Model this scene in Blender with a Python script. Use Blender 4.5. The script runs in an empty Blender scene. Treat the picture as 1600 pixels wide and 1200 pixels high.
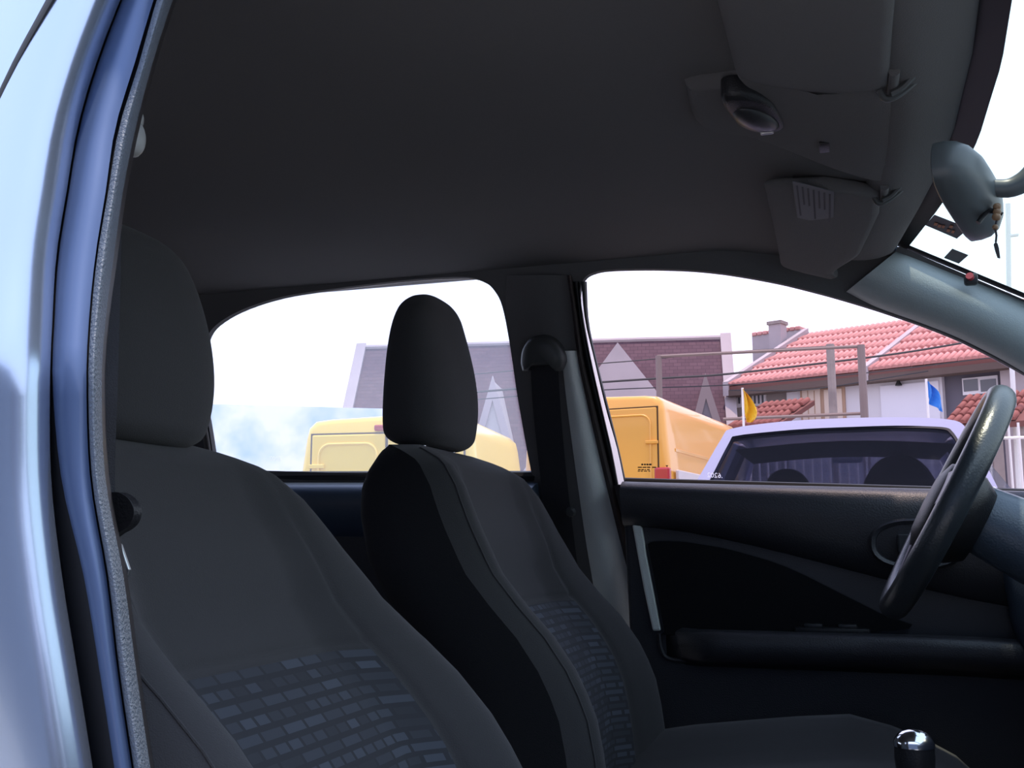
import bpy, bmesh, math, random
from mathutils import Vector, Matrix
from mathutils.geometry import tessellate_polygon
random.seed(7)
SC = bpy.context.scene
COL = SC.collection
# ------------------------------------------------------------------ camera
CAM = Vector((.50, -1.18, .90))
F, YAW, PIT = 1618.0, math.radians(18.1), math.atan(250 / 1618.0)
FW = Vector((-math.sin(YAW) * math.cos(PIT), math.cos(YAW) * math.cos(PIT), math.sin(PIT)))
RT = Vector((math.cos(YAW), math.sin(YAW), 0))
UP = RT.cross(FW)
cd = bpy.data.cameras.new('camera')
cam = bpy.data.objects.new('camera', cd)
COL.objects.link(cam)
cam.matrix_world = Matrix(((RT.x, UP.x, -FW.x, CAM.x), (RT.y, UP.y, -FW.y, CAM.y), (RT.z, UP.z, -FW.z, CAM.z), (0, 0, 0, 1)))
cd.sensor_width = 36
cd.lens = 36 * F / 1600
cd.clip_start = .02
cd.clip_end = 500
SC.camera = cam
# ------------------------------------------------------------------ sky, sun, exposure
SC.view_settings.view_transform = 'Standard'
SC.view_settings.look = 'None'
SC.view_settings.gamma = 1
SC.view_settings.use_curve_mapping = False
SC.view_settings.exposure = 0.0
W = bpy.data.worlds.new('sky')
SC.world = W
W.use_nodes = True
wn, wl = W.node_tree.nodes, W.node_tree.links
wn.clear()
wo = wn.new('ShaderNodeOutputWorld')
bg = wn.new('ShaderNodeBackground')
tc = wn.new('ShaderNodeTexCoord')
sp = wn.new('ShaderNodeSeparateXYZ')
mr = wn.new('ShaderNodeMapRange')
rp = wn.new('ShaderNodeValToRGB')
wl.new(tc.outputs['Generated'], sp.inputs[0])
wl.new(sp.outputs['Z'], mr.inputs['Value'])
mr.inputs['From Min'].default_value = -.05
mr.inputs['From Max'].default_value = 1
wl.new(mr.outputs[0], rp.inputs[0])
rp.color_ramp.elements[0].color = (.70, .76, .88, 1)
rp.color_ramp.elements[1].color = (.50, .63, 1.0, 1)
wl.new(rp.outputs[0], bg.inputs['Color'])
bg.inputs['Strength'].default_value = 2.3
wl.new(bg.outputs[0], wo.inputs[0])
sd = bpy.data.lights.new('sun', 'SUN')
sd.energy = 4.0
sd.color = (1, .86, .72)
sd.angle = math.radians(2)
sun = bpy.data.objects.new('sun', sd)
COL.objects.link(sun)
sun.rotation_euler = Vector((.03, -.05, .995)).to_track_quat('Z', 'Y').to_euler()


# ------------------------------------------------------------------ pixel -> place helpers
def ray(px, py):
    return FW + RT * ((px - 800) / F) + UP * ((600 - py) / F)


def hit(px, py, n, d):
    v = ray(px, py)
    n = Vector(n)
    return CAM + v * ((d - n.dot(CAM)) / n.dot(v))


def PY(px, py, y): return hit(px, py, (0, 1, 0), y)
def PZ(px, py, z): return hit(px, py, (0, 0, 1), z)
def AT(px, py, zc): return CAM + ray(px, py) * zc
def S(px, py, off=0.0): return hit(px, py, (0, 1, .28), .98 - off)          # far body side, off = towards the cabin
def SP(px, py, off=0.0):                                                    # near body side, off = outwards
    p = hit(px, py, (0, 1, -.28), -.98 - off)
    return p if p.z > 1.0 else hit(px, py, (0, 1, .06), -.64 - off)



WS0, WSZ, WSK = .61, 1.375, -.52


def PW(px, py, off=0.0): return hit(px, py, (-WSK, 0, 1), WSZ - WSK * WS0 - off)  # windscreen plane


def cr(pts, n=6):
    """Catmull-Rom through points (any dimension)"""
    P = [Vector(p) for p in pts]
    out = []
    for i in range(len(P) - 1):
        p0 = P[i - 1] if i else P[0] * 2 - P[1]
        p1, p2 = P[i], P[i + 1]
        p3 = P[i + 2] if i + 2 < len(P) else p2 * 2 - p1
        for k in range(n):
            t = k / n
            out.append(.5 * (2 * p1 + (p2 - p0) * t + (2 * p0 - 5 * p1 + 4 * p2 - p3) * t * t + (3 * p1 - p0 - 3 * p2 + p3) * t ** 3))
    out.append(P[-1].copy())
    return out


def lerp(a, b, t): return a + (b - a) * t


def interp(tab, x):
    if tab[0][0] > tab[-1][0]:
        tab = tab[::-1]
    if x <= tab[0][0]:
        a, b = tab[0], tab[1]
    elif x >= tab[-1][0]:
        a, b = tab[-2], tab[-1]
    else:
        for i in range(len(tab) - 1):
            if tab[i][0] <= x <= tab[i + 1][0]:
                a, b = tab[i], tab[i + 1]
                break
    return a[1] + (b[1] - a[1]) * (x - a[0]) / (b[0] - a[0])


def smooth(a, b, x):
    t = max(0, min(1, (x - a) / (b - a)))
    return t * t * (3 - 2 * t)


def smooth_tab(tab, n=8):
    c = cr([(a, b) for a, b in tab], n)
    return [(p[0], p[1]) for p in c]


# ------------------------------------------------------------------ materials
def mat(name, col, rough=.6, metal=0, spec=.5, bump=0, bscale=300, mix=None, mscale=8, sheen=0, coat=0):
    m = bpy.data.materials.new(name)
    m.use_nodes = True
    n, l = m.node_tree.nodes, m.node_tree.links
    b = n['Principled BSDF']
    b.inputs['Base Color'].default_value = (*col, 1)
    b.inputs['Roughness'].default_value = rough
    b.inputs['Metallic'].default_value = metal
    b.inputs['Specular IOR Level'].default_value = spec
    if sheen:
        b.inputs['Sheen Weight'].default_value = sheen
    if coat:
        b.inputs['Coat Weight'].default_value = coat
        b.inputs['Coat Roughness'].default_value = .05
    co = n.new('ShaderNodeTexCoord')
    if bump:
        t = n.new('ShaderNodeTexNoise')
        t.inputs['Scale'].default_value = bscale
        t.inputs['Detail'].default_value = 2
        l.new(co.outputs['Object'], t.inputs['Vector'])
        bp = n.new('ShaderNodeBump')
        bp.inputs['Strength'].default_value = bump
        bp.inputs['Distance'].default_value = .002
        l.new(t.outputs['Fac'], bp.inputs['Height'])
        l.new(bp.outputs[0], b.inputs['Normal'])
    if mix:
        t = n.new('ShaderNodeTexNoise')
        t.inputs['Scale'].default_value = mscale
        t.inputs['Detail'].default_value = 6
        l.new(co.outputs['Object'], t.inputs['Vector'])
        r = n.new('ShaderNodeValToRGB')
        r.color_ramp.elements[0].position = .35
        r.color_ramp.elements[1].position = .65
        r.color_ramp.elements[0].color = (*col, 1)
        r.color_ramp.elements[1].color = (*mix, 1)
        l.new(t.outputs['Fac'], r.inputs[0])
        l.new(r.outputs[0], b.inputs['Base Color'])
    return m


def brick_mat(name, c1, c2, mortar, w, h, axes, ms=.004, rough=.8, off=.5, squash=1.0, bias=0, scale=1.0, bump=0):
    m = mat(name, c1, rough)
    n, l = m.node_tree.nodes, m.node_tree.links
    b = n['Principled BSDF']
    co = n.new('ShaderNodeTexCoord')
    s = n.new('ShaderNodeSeparateXYZ')
    c = n.new('ShaderNodeCombineXYZ')
    l.new(co.outputs['Object'], s.inputs[0])
    l.new(s.outputs[axes[0]], c.inputs[0])
    l.new(s.outputs[axes[1]], c.inputs[1])
    t = n.new('ShaderNodeTexBrick')
    t.offset = off
    t.squash = squash
    t.squash_frequency = 2
    t.inputs['Color1'].default_value = (*c1, 1)
    t.inputs['Color2'].default_value = (*c2, 1)
    t.inputs['Mortar'].default_value = (*mortar, 1)
    t.inputs['Scale'].default_value = scale
    t.inputs['Mortar Size'].default_value = ms
    t.inputs['Bias'].default_value = bias
    t.inputs['Brick Width'].default_value = w
    t.inputs['Row Height'].default_value = h
    l.new(c.outputs[0], t.inputs['Vector'])
    l.new(t.outputs['Color'], b.inputs['Base Color'])
    return m


def glass_mat(name, tint, gloss=.06, veil=0, dcol=(.9, .95, 1)):
    m = bpy.data.materials.new(name)
    m.use_nodes = True
    n, l = m.node_tree.nodes, m.node_tree.links
    n.clear()
    o = n.new('ShaderNodeOutputMaterial')
    t = n.new('ShaderNodeBsdfTransparent')
    t.inputs[0].default_value = (*tint, 1)
    g = n.new('ShaderNodeBsdfGlossy')
    g.inputs['Roughness'].default_value = .02
    mx = n.new('ShaderNodeMixShader')
    f = n.new('ShaderNodeFresnel')
    f.inputs[0].default_value = 1.35
    mu = n.new('ShaderNodeMath')
    mu.operation = 'MULTIPLY'
    mu.inputs[1].default_value = gloss / .04
    l.new(f.outputs[0], mu.inputs[0])
    mu.use_clamp = True
    l.new(mu.outputs[0], mx.inputs[0])
    l.new(t.outputs[0], mx.inputs[1])
    l.new(g.outputs[0], mx.inputs[2])
    last = mx
    if veil:
        d = n.new('ShaderNodeBsdfTranslucent')
        d.inputs[0].default_value = (*dcol, 1)
        m2 = n.new('ShaderNodeMixShader')
        m2.inputs[0].default_value = veil
        l.new(mx.outputs[0], m2.inputs[1])
        l.new(d.outputs[0], m2.inputs[2])
        last = m2
    l.new(last.outputs[0], o.inputs[0])
    return m


M = {}
M['liner'] = mat('headliner fabric', (.13, .126, .126), .95, spec=.1, bump=.3, bscale=700)
M['seat'] = mat('charcoal seat fabric', (.062, .061, .062), .95, spec=.1, bump=.35, bscale=900, sheen=.15)
M['seat_side'] = mat('darker seat side tone', (.028, .028, .030), .95, spec=.1, bump=.35, bscale=900)  # darker tone for seat sides, backs and the rear bench
M['insert'] = brick_mat('patterned seat insert', (.044, .046, .052), (.085, .097, .12), (.040, .042, .048), .034, .0105, (1, 2), ms=.0022, rough=.95, off=.37, squash=.6)
M['plastic'] = mat('black plastic', (.014, .014, .016), .45, spec=.4, bump=.25, bscale=500)
M['door_trim'] = mat('dark door plastic', (.032, .032, .038), .40, spec=.5, bump=.3, bscale=450)
M['grey_trim'] = mat('grey green pillar plastic', (.70, .73, .70), .55, spec=.4, bump=.25, bscale=500)
M['apillar'] = mat('grey green windscreen pillar plastic', (.34, .38, .38), .45, spec=.6, bump=.2, bscale=500)
M['rubber'] = mat('black rubber', (.012, .012, .013), .5, spec=.4)
M['seal'] = mat('flocked door seal', (.15, .18, .22), .5, spec=.4, bump=.8, bscale=500)
M['seal_brown'] = mat('brown grey weatherstrip', (.06, .045, .042), .7)
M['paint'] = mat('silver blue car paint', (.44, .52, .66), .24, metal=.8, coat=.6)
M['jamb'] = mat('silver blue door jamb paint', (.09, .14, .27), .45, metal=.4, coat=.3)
M['web'] = mat('seat belt webbing', (.02, .02, .024), .7, bump=.4, bscale=900)
M['anchor_light'] = mat('light grey plastic', (.42, .43, .42), .45)
M['anchor_dark'] = mat('dark grey plastic', (.055, .057, .057), .45)
M['chrome'] = mat('chrome', (.75, .76, .80), .12, metal=1)
M['steel'] = mat('brushed steel', (.7, .7, .7), .3, metal=1)
M['leather'] = mat('black leather', (.028, .034, .040), .32, spec=.8, bump=.2, bscale=350)
M['spoke'] = mat('silver grey spoke trim', (.26, .24, .28), .45, metal=.3)
M['mirror_shell'] = mat('grey mirror shell', (.10, .115, .12), .4, spec=.5)
M['mirror_glass'] = mat('mirror glass', (.8, .8, .8), .03, metal=1)
M['black'] = mat('black ceramic band', (.008, .008, .010), .5, spec=.3)
M['paper'] = mat('grey visor label', (.10, .105, .115), .7)
M['ink'] = mat('faint grey print', (.045, .045, .05), .8)
M['lens'] = mat('smoked lamp lens', (.03, .03, .033), .35, spec=.4)
M['bead'] = mat('wooden bead', (.25, .15, .08), .4)
M['cord'] = mat('dark cord', (.03, .025, .03), .7)
M['sticker'] = mat('dark windscreen sticker', (.02, .022, .035), .5)
M['sticker_ink'] = mat('orange sticker print', (.42, .16, .07), .6)
M['red_btn'] = mat('red button', (.35, .03, .04), .4)
M['dash'] = mat('dashboard plastic', (.06, .085, .12), .38, spec=.7, bump=.3, bscale=400)
M['carpet'] = mat('dark carpet', (.012, .012, .013), .95, spec=.05, bump=.4, bscale=300)
M['asphalt'] = mat('pale concrete paving', (.33, .32, .31), .9, mix=(.40, .39, .37), mscale=3)
M['g_wind'] = glass_mat('windscreen glass', (.90, 1, .91), .006)
M['g_front'] = glass_mat('front side glass', (1, .94, .955), .012)
M['g_rear'] = glass_mat('glare veiled rear side glass', (.97, .97, 1), .012, veil=.10)  # translucent white mixed into the glass stands in for glare
M['etch'] = glass_mat('white etched digits', (1, 1, 1), .001, veil=1.0, dcol=(.8, .8, .85))
M['etch_dark'] = mat('dark glass stamp', (.04, .03, .03), .8)


# ------------------------------------------------------------------ mesh helpers
def tag(o, label=None, cat=None, group=None, kind=None):
    if label: o['label'] = label
    if cat: o['category'] = cat
    if group: o['group'] = group
    if kind: o['kind'] = kind
    return o


def empty(name, loc=(0, 0, 0), parent=None, rz=0):
    o = bpy.data.objects.new(name, None)
    o.location = loc
    o.rotation_euler = (0, 0, rz)
    o.empty_display_size = .05
    COL.objects.link(o)
    if parent: o.parent = parent
    return o


def mesh(name, V, Fc, m, parent=None, smooth_=True, angle=40, recalc=True):
    me = bpy.data.meshes.new(name)
    me.from_pydata([tuple(v) for v in V], [], Fc)
    if recalc:
        bm = bmesh.new()
        bm.from_mesh(me)
        bmesh.ops.recalc_face_normals(bm, faces=bm.faces)
        bm.to_mesh(me)
        bm.free()
    if smooth_:
        me.polygons.foreach_set('use_smooth', [True] * len(me.polygons))
        if angle < 180:
            me.set_sharp_from_angle(angle=math.radians(angle))
    me.materials.append(m)
    o = bpy.data.objects.new(name, me)
    COL.objects.link(o)
    if parent:
        o.parent = parent
        bpy.context.view_layer.update() if False else None
        o.matrix_parent_inverse = pinv(parent)
    return o


def world_of(o):
    m = Matrix.LocRotScale(o.location, o.rotation_euler, o.scale)
    return world_of(o.parent) @ o.matrix_parent_inverse @ m if o.parent else m


def pinv(p):
    return world_of(p).inverted()


def loft(name, secs, m, parent=None, closed=True, caps=True, angle=40):
    n = len(secs[0])
    V = [v for s in secs for v in s]
    Fc = []
    for i in range(len(secs) - 1):
        for j in range(n if closed else n - 1):
            k = (j + 1) % n
            Fc.append((i * n + j, i * n + k, (i + 1) * n + k, (i + 1) * n + j))
    if caps and closed:
        Fc.append(tuple(range(n - 1, -1, -1)))
        Fc.append(tuple(range((len(secs) - 1) * n, len(secs) * n)))
    return mesh(name, V, Fc, m, parent, angle=angle)


def tube(name, path, r, m, parent=None, n=10, flat=None, cap=True, closed=False):
    P = [Vector(p) for p in path]
    R = r if isinstance(r, (list, tuple)) else [r] * len(P)
    secs = []
    prev = None
    for i, p in enumerate(P):
        if closed:
            d = P[(i + 1) % len(P)] - P[i - 1]
        else:
            d = P[min(i + 1, len(P) - 1)] - P[max(i - 1, 0)]
        d.normalize()
        if prev is None:
            a = Vector((0, 0, 1)) if abs(d.z) < .9 else Vector((1, 0, 0))
            u = d.cross(a).normalized()
        else:
            u = (prev - d * prev.dot(d)).normalized()
        prev = u
        v = d.cross(u)
        fx = flat or 1
        secs.append([p + u * (R[i] * math.cos(2 * math.pi * k / n)) + v * (R[i] * fx * math.sin(2 * math.pi * k / n)) for k in range(n)])
    if closed:
        secs.append(secs[0])
    return loft(name, secs, m, parent, True, cap and not closed)


def bevel_box(name, c, s, m, parent=None, bev=.004, seg=2, rot=None, taper=None):
    bm = bmesh.new()
    bmesh.ops.create_cube(bm, size=1)
    for v in bm.verts:
        v.co = Vector((v.co.x * s[0], v.co.y * s[1], v.co.z * s[2]))
        if taper and v.co.z > 0:
            v.co.x *= taper[0]
            v.co.y *= taper[1]
    if bev:
        bmesh.ops.bevel(bm, geom=list(bm.edges), offset=bev, segments=seg, profile=.5, affect='EDGES')
    if rot is not None:
        bmesh.ops.transform(bm, matrix=rot.to_4x4(), verts=bm.verts)
    bmesh.ops.translate(bm, vec=Vector(c), verts=bm.verts)
    me = bpy.data.meshes.new(name)
    bm.to_mesh(me)
    bm.free()
    me.polygons.foreach_set('use_smooth', [True] * len(me.polygons))
    me.set_sharp_from_angle(angle=math.radians(35))
    me.materials.append(m)
    o = bpy.data.objects.new(name, me)
    COL.objects.link(o)
    if parent:
        o.parent = parent
        o.matrix_parent_inverse = pinv(parent)
    return o


def slab(name, loops, d, m, parent=None, bev=0, smooth_=False):
    """solid from 3D outline loops (first outer, others holes), thickness vector d"""
    d = Vector(d)
    loops = [[Vector(p) for p in lp] for lp in loops]
    tri = tessellate_polygon(loops)
    flat = [p for lp in loops for p in lp]
    n = len(flat)
    V = flat + [p + d for p in flat]
    Fc = [tuple(t) for t in tri] + [tuple(i + n for i in reversed(t)) for t in tri]
    o = 0
    for lp in loops:
        k = len(lp)
        for i in range(k):
            a, b = o + i, o + (i + 1) % k
            Fc.append((a, b, b + n, a + n))
        o += k
    ob = mesh(name, V, Fc, m, parent, smooth_=smooth_, angle=30)
    if bev:
        md = ob.modifiers.new('edge', 'BEVEL')
        md.width = bev
        md.segments = 2
        md.limit_method = 'ANGLE'
        md.angle_limit = math.radians(50)
    return ob


def ribbon(name, L, R_, ys, plane, m, parent=None, offL=0, offR=0, bulge=0, back=.012, n=8, prof=None):
    """solid strip between two boundary tables px(y), laid on a plane function with a rounded front"""
    L, R_ = smooth_tab(L), smooth_tab(R_)
    secs = []
    for y in ys:
        a, b = interp(L, y), interp(R_, y)
        fr, bk = [], []
        for k in range(n + 1):
            t = k / n
            off = lerp(offL, offR, t) + (prof(t) if prof else bulge * math.sin(math.pi * t))
            fr.append(plane(lerp(a, b, t), y, off))
            bk.append(plane(lerp(a, b, t), y, lerp(offL, offR, t) - back))
        secs.append(fr + bk[::-1])
    return loft(name, secs, m, parent, angle=45)


def text3d(name, body, mtx, size, m, parent=None, thick=.0):
    cu = bpy.data.curves.new(name, 'FONT')
    cu.body = body
    cu.size = size
    cu.extrude = thick
    cu.align_x = 'CENTER'
    cu.align_y = 'CENTER'
    o = bpy.data.objects.new('tmp', cu)
    COL.objects.link(o)
    dg = bpy.context.evaluated_depsgraph_get()
    me = bpy.data.meshes.new_from_object(o.evaluated_get(dg))
    bpy.data.objects.remove(o)
    me.transform(mtx)
    me.name = name
    me.materials.clear()
    me.materials.append(m)
    ob = bpy.data.objects.new(name, me)
    COL.objects.link(ob)
    if parent:
        ob.parent = parent
        ob.matrix_parent_inverse = pinv(parent)
    return ob


def frame_mtx(o, x, y):
    x = Vector(x).normalized()
    y = Vector(y)
    y = (y - x * y.dot(x)).normalized()
    z = x.cross(y)
    return Matrix(((x.x, y.x, z.x, o[0]), (x.y, y.y, z.y, o[1]), (x.z, y.z, z.z, o[2]), (0, 0, 0, 1)))


def frange(a, b, n): return [a + (b - a) * i / (n - 1) for i in range(n)]


# ================================================================== STRUCTURE: ground and cabin shell
def grid(name, f, us, vs, m, parent=None, thick=None):
    V = [f(u, v) for u in us for v in vs]
    nv = len(vs)
    Fc = [(i * nv + j, i * nv + j + 1, (i + 1) * nv + j + 1, (i + 1) * nv + j) for i in range(len(us) - 1) for j in range(nv - 1)]
    if thick:
        d = Vector(thick)
        n = len(V)
        V = V + [Vector(v) + d for v in V]
        Fc += [tuple(i + n for i in reversed(q)) for q in Fc]
        nu = len(us)
        for j in range(nv - 1):
            Fc.append((j, j + 1, j + 1 + n, j + n))
            a = (nu - 1) * nv + j
            Fc.append((a, a + 1, a + 1 + n, a + n))
        for i in range(nu - 1):
            Fc.append((i * nv, (i + 1) * nv, (i + 1) * nv + n, i * nv + n))
            a = i * nv + nv - 1
            Fc.append((a, a + nv, a + nv + n, a + n))
    return mesh(name, V, Fc, m, parent)


g = mesh('ground', [(-60, -40, 0), (60, -40, 0), (60, 70, 0), (-60, 70, 0)], [(0, 1, 2, 3)], M['asphalt'], smooth_=False)
tag(g, 'pale concrete yard under the vehicles', 'ground', kind='structure')

# windscreen header line (symmetrical): X as a function of |Y|
HDR = [(0, .636), (.1, .636), (.25, .627), (.39, .609), (.51, .590), (.60, .575), (.66, .56)]


def xhdr(y): return interp(HDR, abs(y))


def zhdr(y): return 1.372 + .026 * (1 - (y / .6) ** 2)


def zceil(x, y):
    z = 1.425 - .020 * (abs(y) / .58) ** 4
    xf = xhdr(y)
    z = lerp(z, 1.376, smooth(xf - .30, xf - .08, x))
    z = lerp(z, zhdr(y), smooth(xf - .085, xf, x))
    z -= .10 * smooth(-1.1, -1.9, x) ** 1.5
    return z


ys_ = frange(-.625, .625, 51)


def ceil_pt(u, y):
    return Vector((lerp(-1.9, xhdr(y) + .004, u), y, zceil(lerp(-1.9, xhdr(y) + .004, u), y)))


us_ = [1 - (1 - k / 60) ** 1.3 for k in range(61)]
ceil_o = grid('ceiling', ceil_pt, us_, ys_, M['liner'], thick=(0, 0, .03))
tag(ceil_o, 'dark grey fabric headliner of the car cabin', 'ceiling', kind='structure')


# overhead panel between the visors, rounded pad hanging a little below the headliner
def pad(name, outline, zoff, m, parent, rim=.02, n=10):
    """pillow-edged pad under the headliner from a plan outline (x,y)"""
    o = cr([(*p, 0) for p in outline + [outline[0]]], 6)[:-1]
    c = sum(o, Vector()) / len(o)
    secs = []
    for k in range(n + 1):
        a = k / n * math.pi / 2
        inset = rim * (1 - math.sin(math.pi / 2 - a)) if k < n else rim
        dz = zoff * math.sin(a)
        L = []
        for p in o:
            d = (c - p)
            q = p + d.normalized() * inset
            L.append(Vector((q.x, q.y, zceil(q.x, q.y) + .004 - dz)))
        secs.append(L)
    # fill: concentric shrinking loops
    last = secs[-1]
    for f in (.8, .6, .4, .2, .03):
        L = []
        for p in last:
            x, y = c.x + (p.x - c.x) * f, c.y + (p.y - c.y) * f
            L.append(Vector((x, y, zceil(x, y) + .004 - zoff)))
        secs.append(L)
    return loft(name, secs, m, parent)


pad('overhead_panel', [(.34, -.06), (.40, -.085), (.50, -.15), (.57, -.20), (.615, -.21), (.628, -.1), (.632, 0), (.628, .1), (.615, .21), (.57, .20), (.50, .15), (.40, .085), (.34, .06)], .020, M['liner'], ceil_o, rim=.016)
secs = []
for y in frange(-.60, .60, 49):
    xf_ = xhdr(y) - .044
    e = 1 - smooth(.54, .60, abs(y))
    secs.append([Vector((xf_ + .048 * math.cos(a), y, zceil(xf_ + .048 * math.cos(a), y) + .004 - (.004 + .022 * e) * math.sin(a) ** .8)) for a in frange(0, math.pi, 15)])
loft('front_lip', secs, M['liner'], ceil_o, closed=False, angle=180)
slot = PZ(1287, 203, 1.392)
bevel_box('slot', (slot.x, slot.y, zceil(slot.x, slot.y) - .0165), (.012, .03, .004), M['plastic'], ceil_o, bev=.001)


# ---- far body side with its window openings
WIN_R = [(336, 733), (330, 690), (322, 640), (316, 600), (316, 560), (325, 524), (345, 502), (385, 481), (440, 464), (500, 454), (560, 446), (620, 439), (680, 434), (730, 433), (756, 440), (773, 455), (785, 480), (796, 535), (808, 615), (820, 685), (832, 748)]
WIN_F = [(964, 757), (953, 700), (939, 640), (921, 560), (910, 500), (905, 462), (912, 436), (930, 425), (960, 421), (1020, 420), (1080, 422), (1130, 427), (1180, 435), (1230, 445), (1300, 463), (1370, 484), (1440, 508), (1500, 532), (1560, 562), (1610, 590), (1700, 645), (1712, 700), (1690, 775), (1470, 771), (1200, 764)]


def outl(pts, off=0, keep=None):
    return [S(a, b, off) for a, b in pts]


def sx(x, z, off=0): return Vector((x, .98 - .28 * z - off, z))


wr, wf = outl(cr([(a, b) for a, b in WIN_R], 4)), outl(cr([(a, b) for a, b in WIN_F], 4))
# outer outline in the body plane (x,z): follows the screen pillar at the front
zb = .80
outer = [sx(-1.9, zb), sx(1.25, zb), sx(1.25, 1.03), S(1600, 468), S(1408, 386), sx(.45, 1.41), sx(-1.0, 1.415), sx(-1.9, 1.32)]
wall_l = slab('wall_left', [outer, wr, wf], (0, .014, .0), M['liner'])
tag(wall_l, 'dark inner body side above the far doors', 'wall', kind='structure')
# glass panes of the far side
glf = slab('window_2', [[p + Vector((0, .012, 0)) for p in outl([(a, b) for a, b in WIN_F])]], (0, .003, 0), M['g_front'])
tag(glf, 'clear front side window beside the steering wheel', 'window', kind='structure')
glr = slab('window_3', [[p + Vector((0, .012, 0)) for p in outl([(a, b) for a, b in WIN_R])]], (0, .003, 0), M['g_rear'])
tag(glr, 'hazy rear side window behind the far headrest', 'window', kind='structure')
# etched digits and stamp, read from outside so mirrored here
nx = Vector((0, -1, -.28)).normalized()


def glass_text(name, body, px, py, size, m, parent, tilt=0):
    o = S(px, py, -.008)
    x = -(S(px + 20, py + tilt, -.008) - o)
    y = Vector((0, -.28, 1))
    return text3d(name, body, frame_mtx(o, x, y), size, m, parent)


glass_text('etched_number', '.6202', 1117, 743, .0125, M['etch'], glf, 1)
glass_text('etched_number', '.6202', 431, 717, .0125, M['etch'], glr, 1)
stamp_rows = ((724.5, 727, [(1002, 1005), (1006.2, 1009), (1010, 1013), (1014, 1018)]), (729.3, 731, [(996.5, 1003), (1004, 1010), (1011, 1016), (1019, 1025)]),
              (733, 734.6, [(997, 1001), (1002, 1006), (1007, 1009), (1011, 1015)]), (735.4, 736.8, [(996.5, 1000), (1001, 1004.5), (1006, 1011), (1013, 1016)]))
for ya, yb, cols in stamp_rows:
    for xa, xb in cols:
        slab('glass_stamp', [[S(xa, ya, -.010), S(xb, ya, -.010), S(xb, yb, -.010), S(xa, yb, -.010)]], (0, .0006, 0), M['etch_dark'] if ya < 740 else M['etch'], glf)
slab('glass_stamp', [[S(1040, 727, -.010), S(1044, 727, -.010), S(1042, 730, -.010)]], (0, .0006, 0), M['etch_dark'], glf)


# ---- windscreen
def ws_pt(u, y):
    x0 = xhdr(y) + .002
    x = lerp(x0, 1.34, u)
    yy = y * lerp(1, 1.12, u)
    return Vector((x, yy, WSZ + WSK * (x - WS0) + (.026 * (1 - (y / .6) ** 2) + .010) * (1 - u) + (zhdr(y) - zhdr(.6) - .026 * (1 - (y / .6) ** 2)) * 0))


ws = grid('window_1', ws_pt, frange(0, 1, 14), frange(-.60, .60, 31), M['g_wind'])
tag(ws, 'windscreen with a dark band along its top edge', 'window', kind='structure')
grid('dark_band', lambda u, y: ws_pt(u, y) + Vector((-.003, 0, -.004)), frange(-.02, .040, 4), frange(-.60, .60, 31), M['black'], ws)
grid('dark_band', lambda u, v: ws_pt(u, lerp(.578, .602, v)) + Vector((-.002, 0, -.003)), frange(0, 1, 12), frange(0, 1, 3), M['black'], ws)
grid('dark_band', lambda u, v: ws_pt(u, -lerp(.578, .602, v)) + Vector((-.002, 0, -.003)), frange(0, 1, 12), frange(0, 1, 3), M['black'], ws)

# ---- far screen pillar trim: rounded bar between side window and windscreen
low = cr([(1322, 456), (1370, 480), (1440, 505), (1500, 529), (1560, 559), (1600, 582), (1700, 640), (1790, 690)], 5)
hi = cr([(1400, 393), (1440, 408), (1500, 432), (1560, 455), (1600, 472), (1680, 507), (1790, 556), (1900, 606)], 5)
secs = []
for a, b in zip(low, hi):
    fr, bk = [], []
    for k in range(11):
        t = k / 10
        px, py = lerp(a[0], b[0], t), lerp(a[1], b[1], t)
        fr.append(S(px, py, .004 + .030 * math.sin(math.pi * min(1, t * 1.02)) ** .7))
        bk.append(S(px, py, -.01))
    secs.append(fr + bk[::-1])
ap = loft('trim_1', secs, M['apillar'], angle=60)
tag(ap, 'grey green trim of the far windscreen pillar', 'pillar', kind='structure')
bp_ = S(1517, 437, .035)
bt = empty('alarm_button', bp_)
tag(bt, 'small round red button box on the far windscreen pillar', 'button')
bevel_box('body', bp_, (.020, .016, .018), M['plastic'], bt, bev=.004)
tube('red_cap', [bp_ + Vector((-.001, -.006, .002)), bp_ + Vector((-.003, -.012, .004))], .006, M['red_btn'], bt)

# ---- far middle pillar: upper cover, lower grey cover, weatherstrips
tr2 = empty('trim_2', (.0, .70, .5))
tag(tr2, 'far middle pillar with dark upper and grey lower cover', 'pillar', kind='structure')
YB = frange(430, 1010, 30)
Lb = [(430, 792), (480, 790), (560, 800), (640, 812), (748, 833), (850, 850), (1010, 880)]
Rb = [(430, 886), (480, 893), (560, 903), (640, 920), (740, 943), (850, 970), (1010, 1012)]
ribbon('pillar_cover', Lb, Rb, YB, S, M['liner'], tr2, offL=.002, offR=.004, bulge=.018, back=.02, n=12)
Lg = [(545, 876), (600, 882), (680, 892), (760, 903), (850, 916), (930, 930), (1010, 945)]
ribbon('lower_cover', Lg, Rb, frange(548, 1010, 26), S, M['grey_trim'], tr2, offL=.022, offR=.008, bulge=.012, back=.012, n=10)


def sh(tab, d): return [(y, x + interp(d, y)) for y, x in tab]


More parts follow.
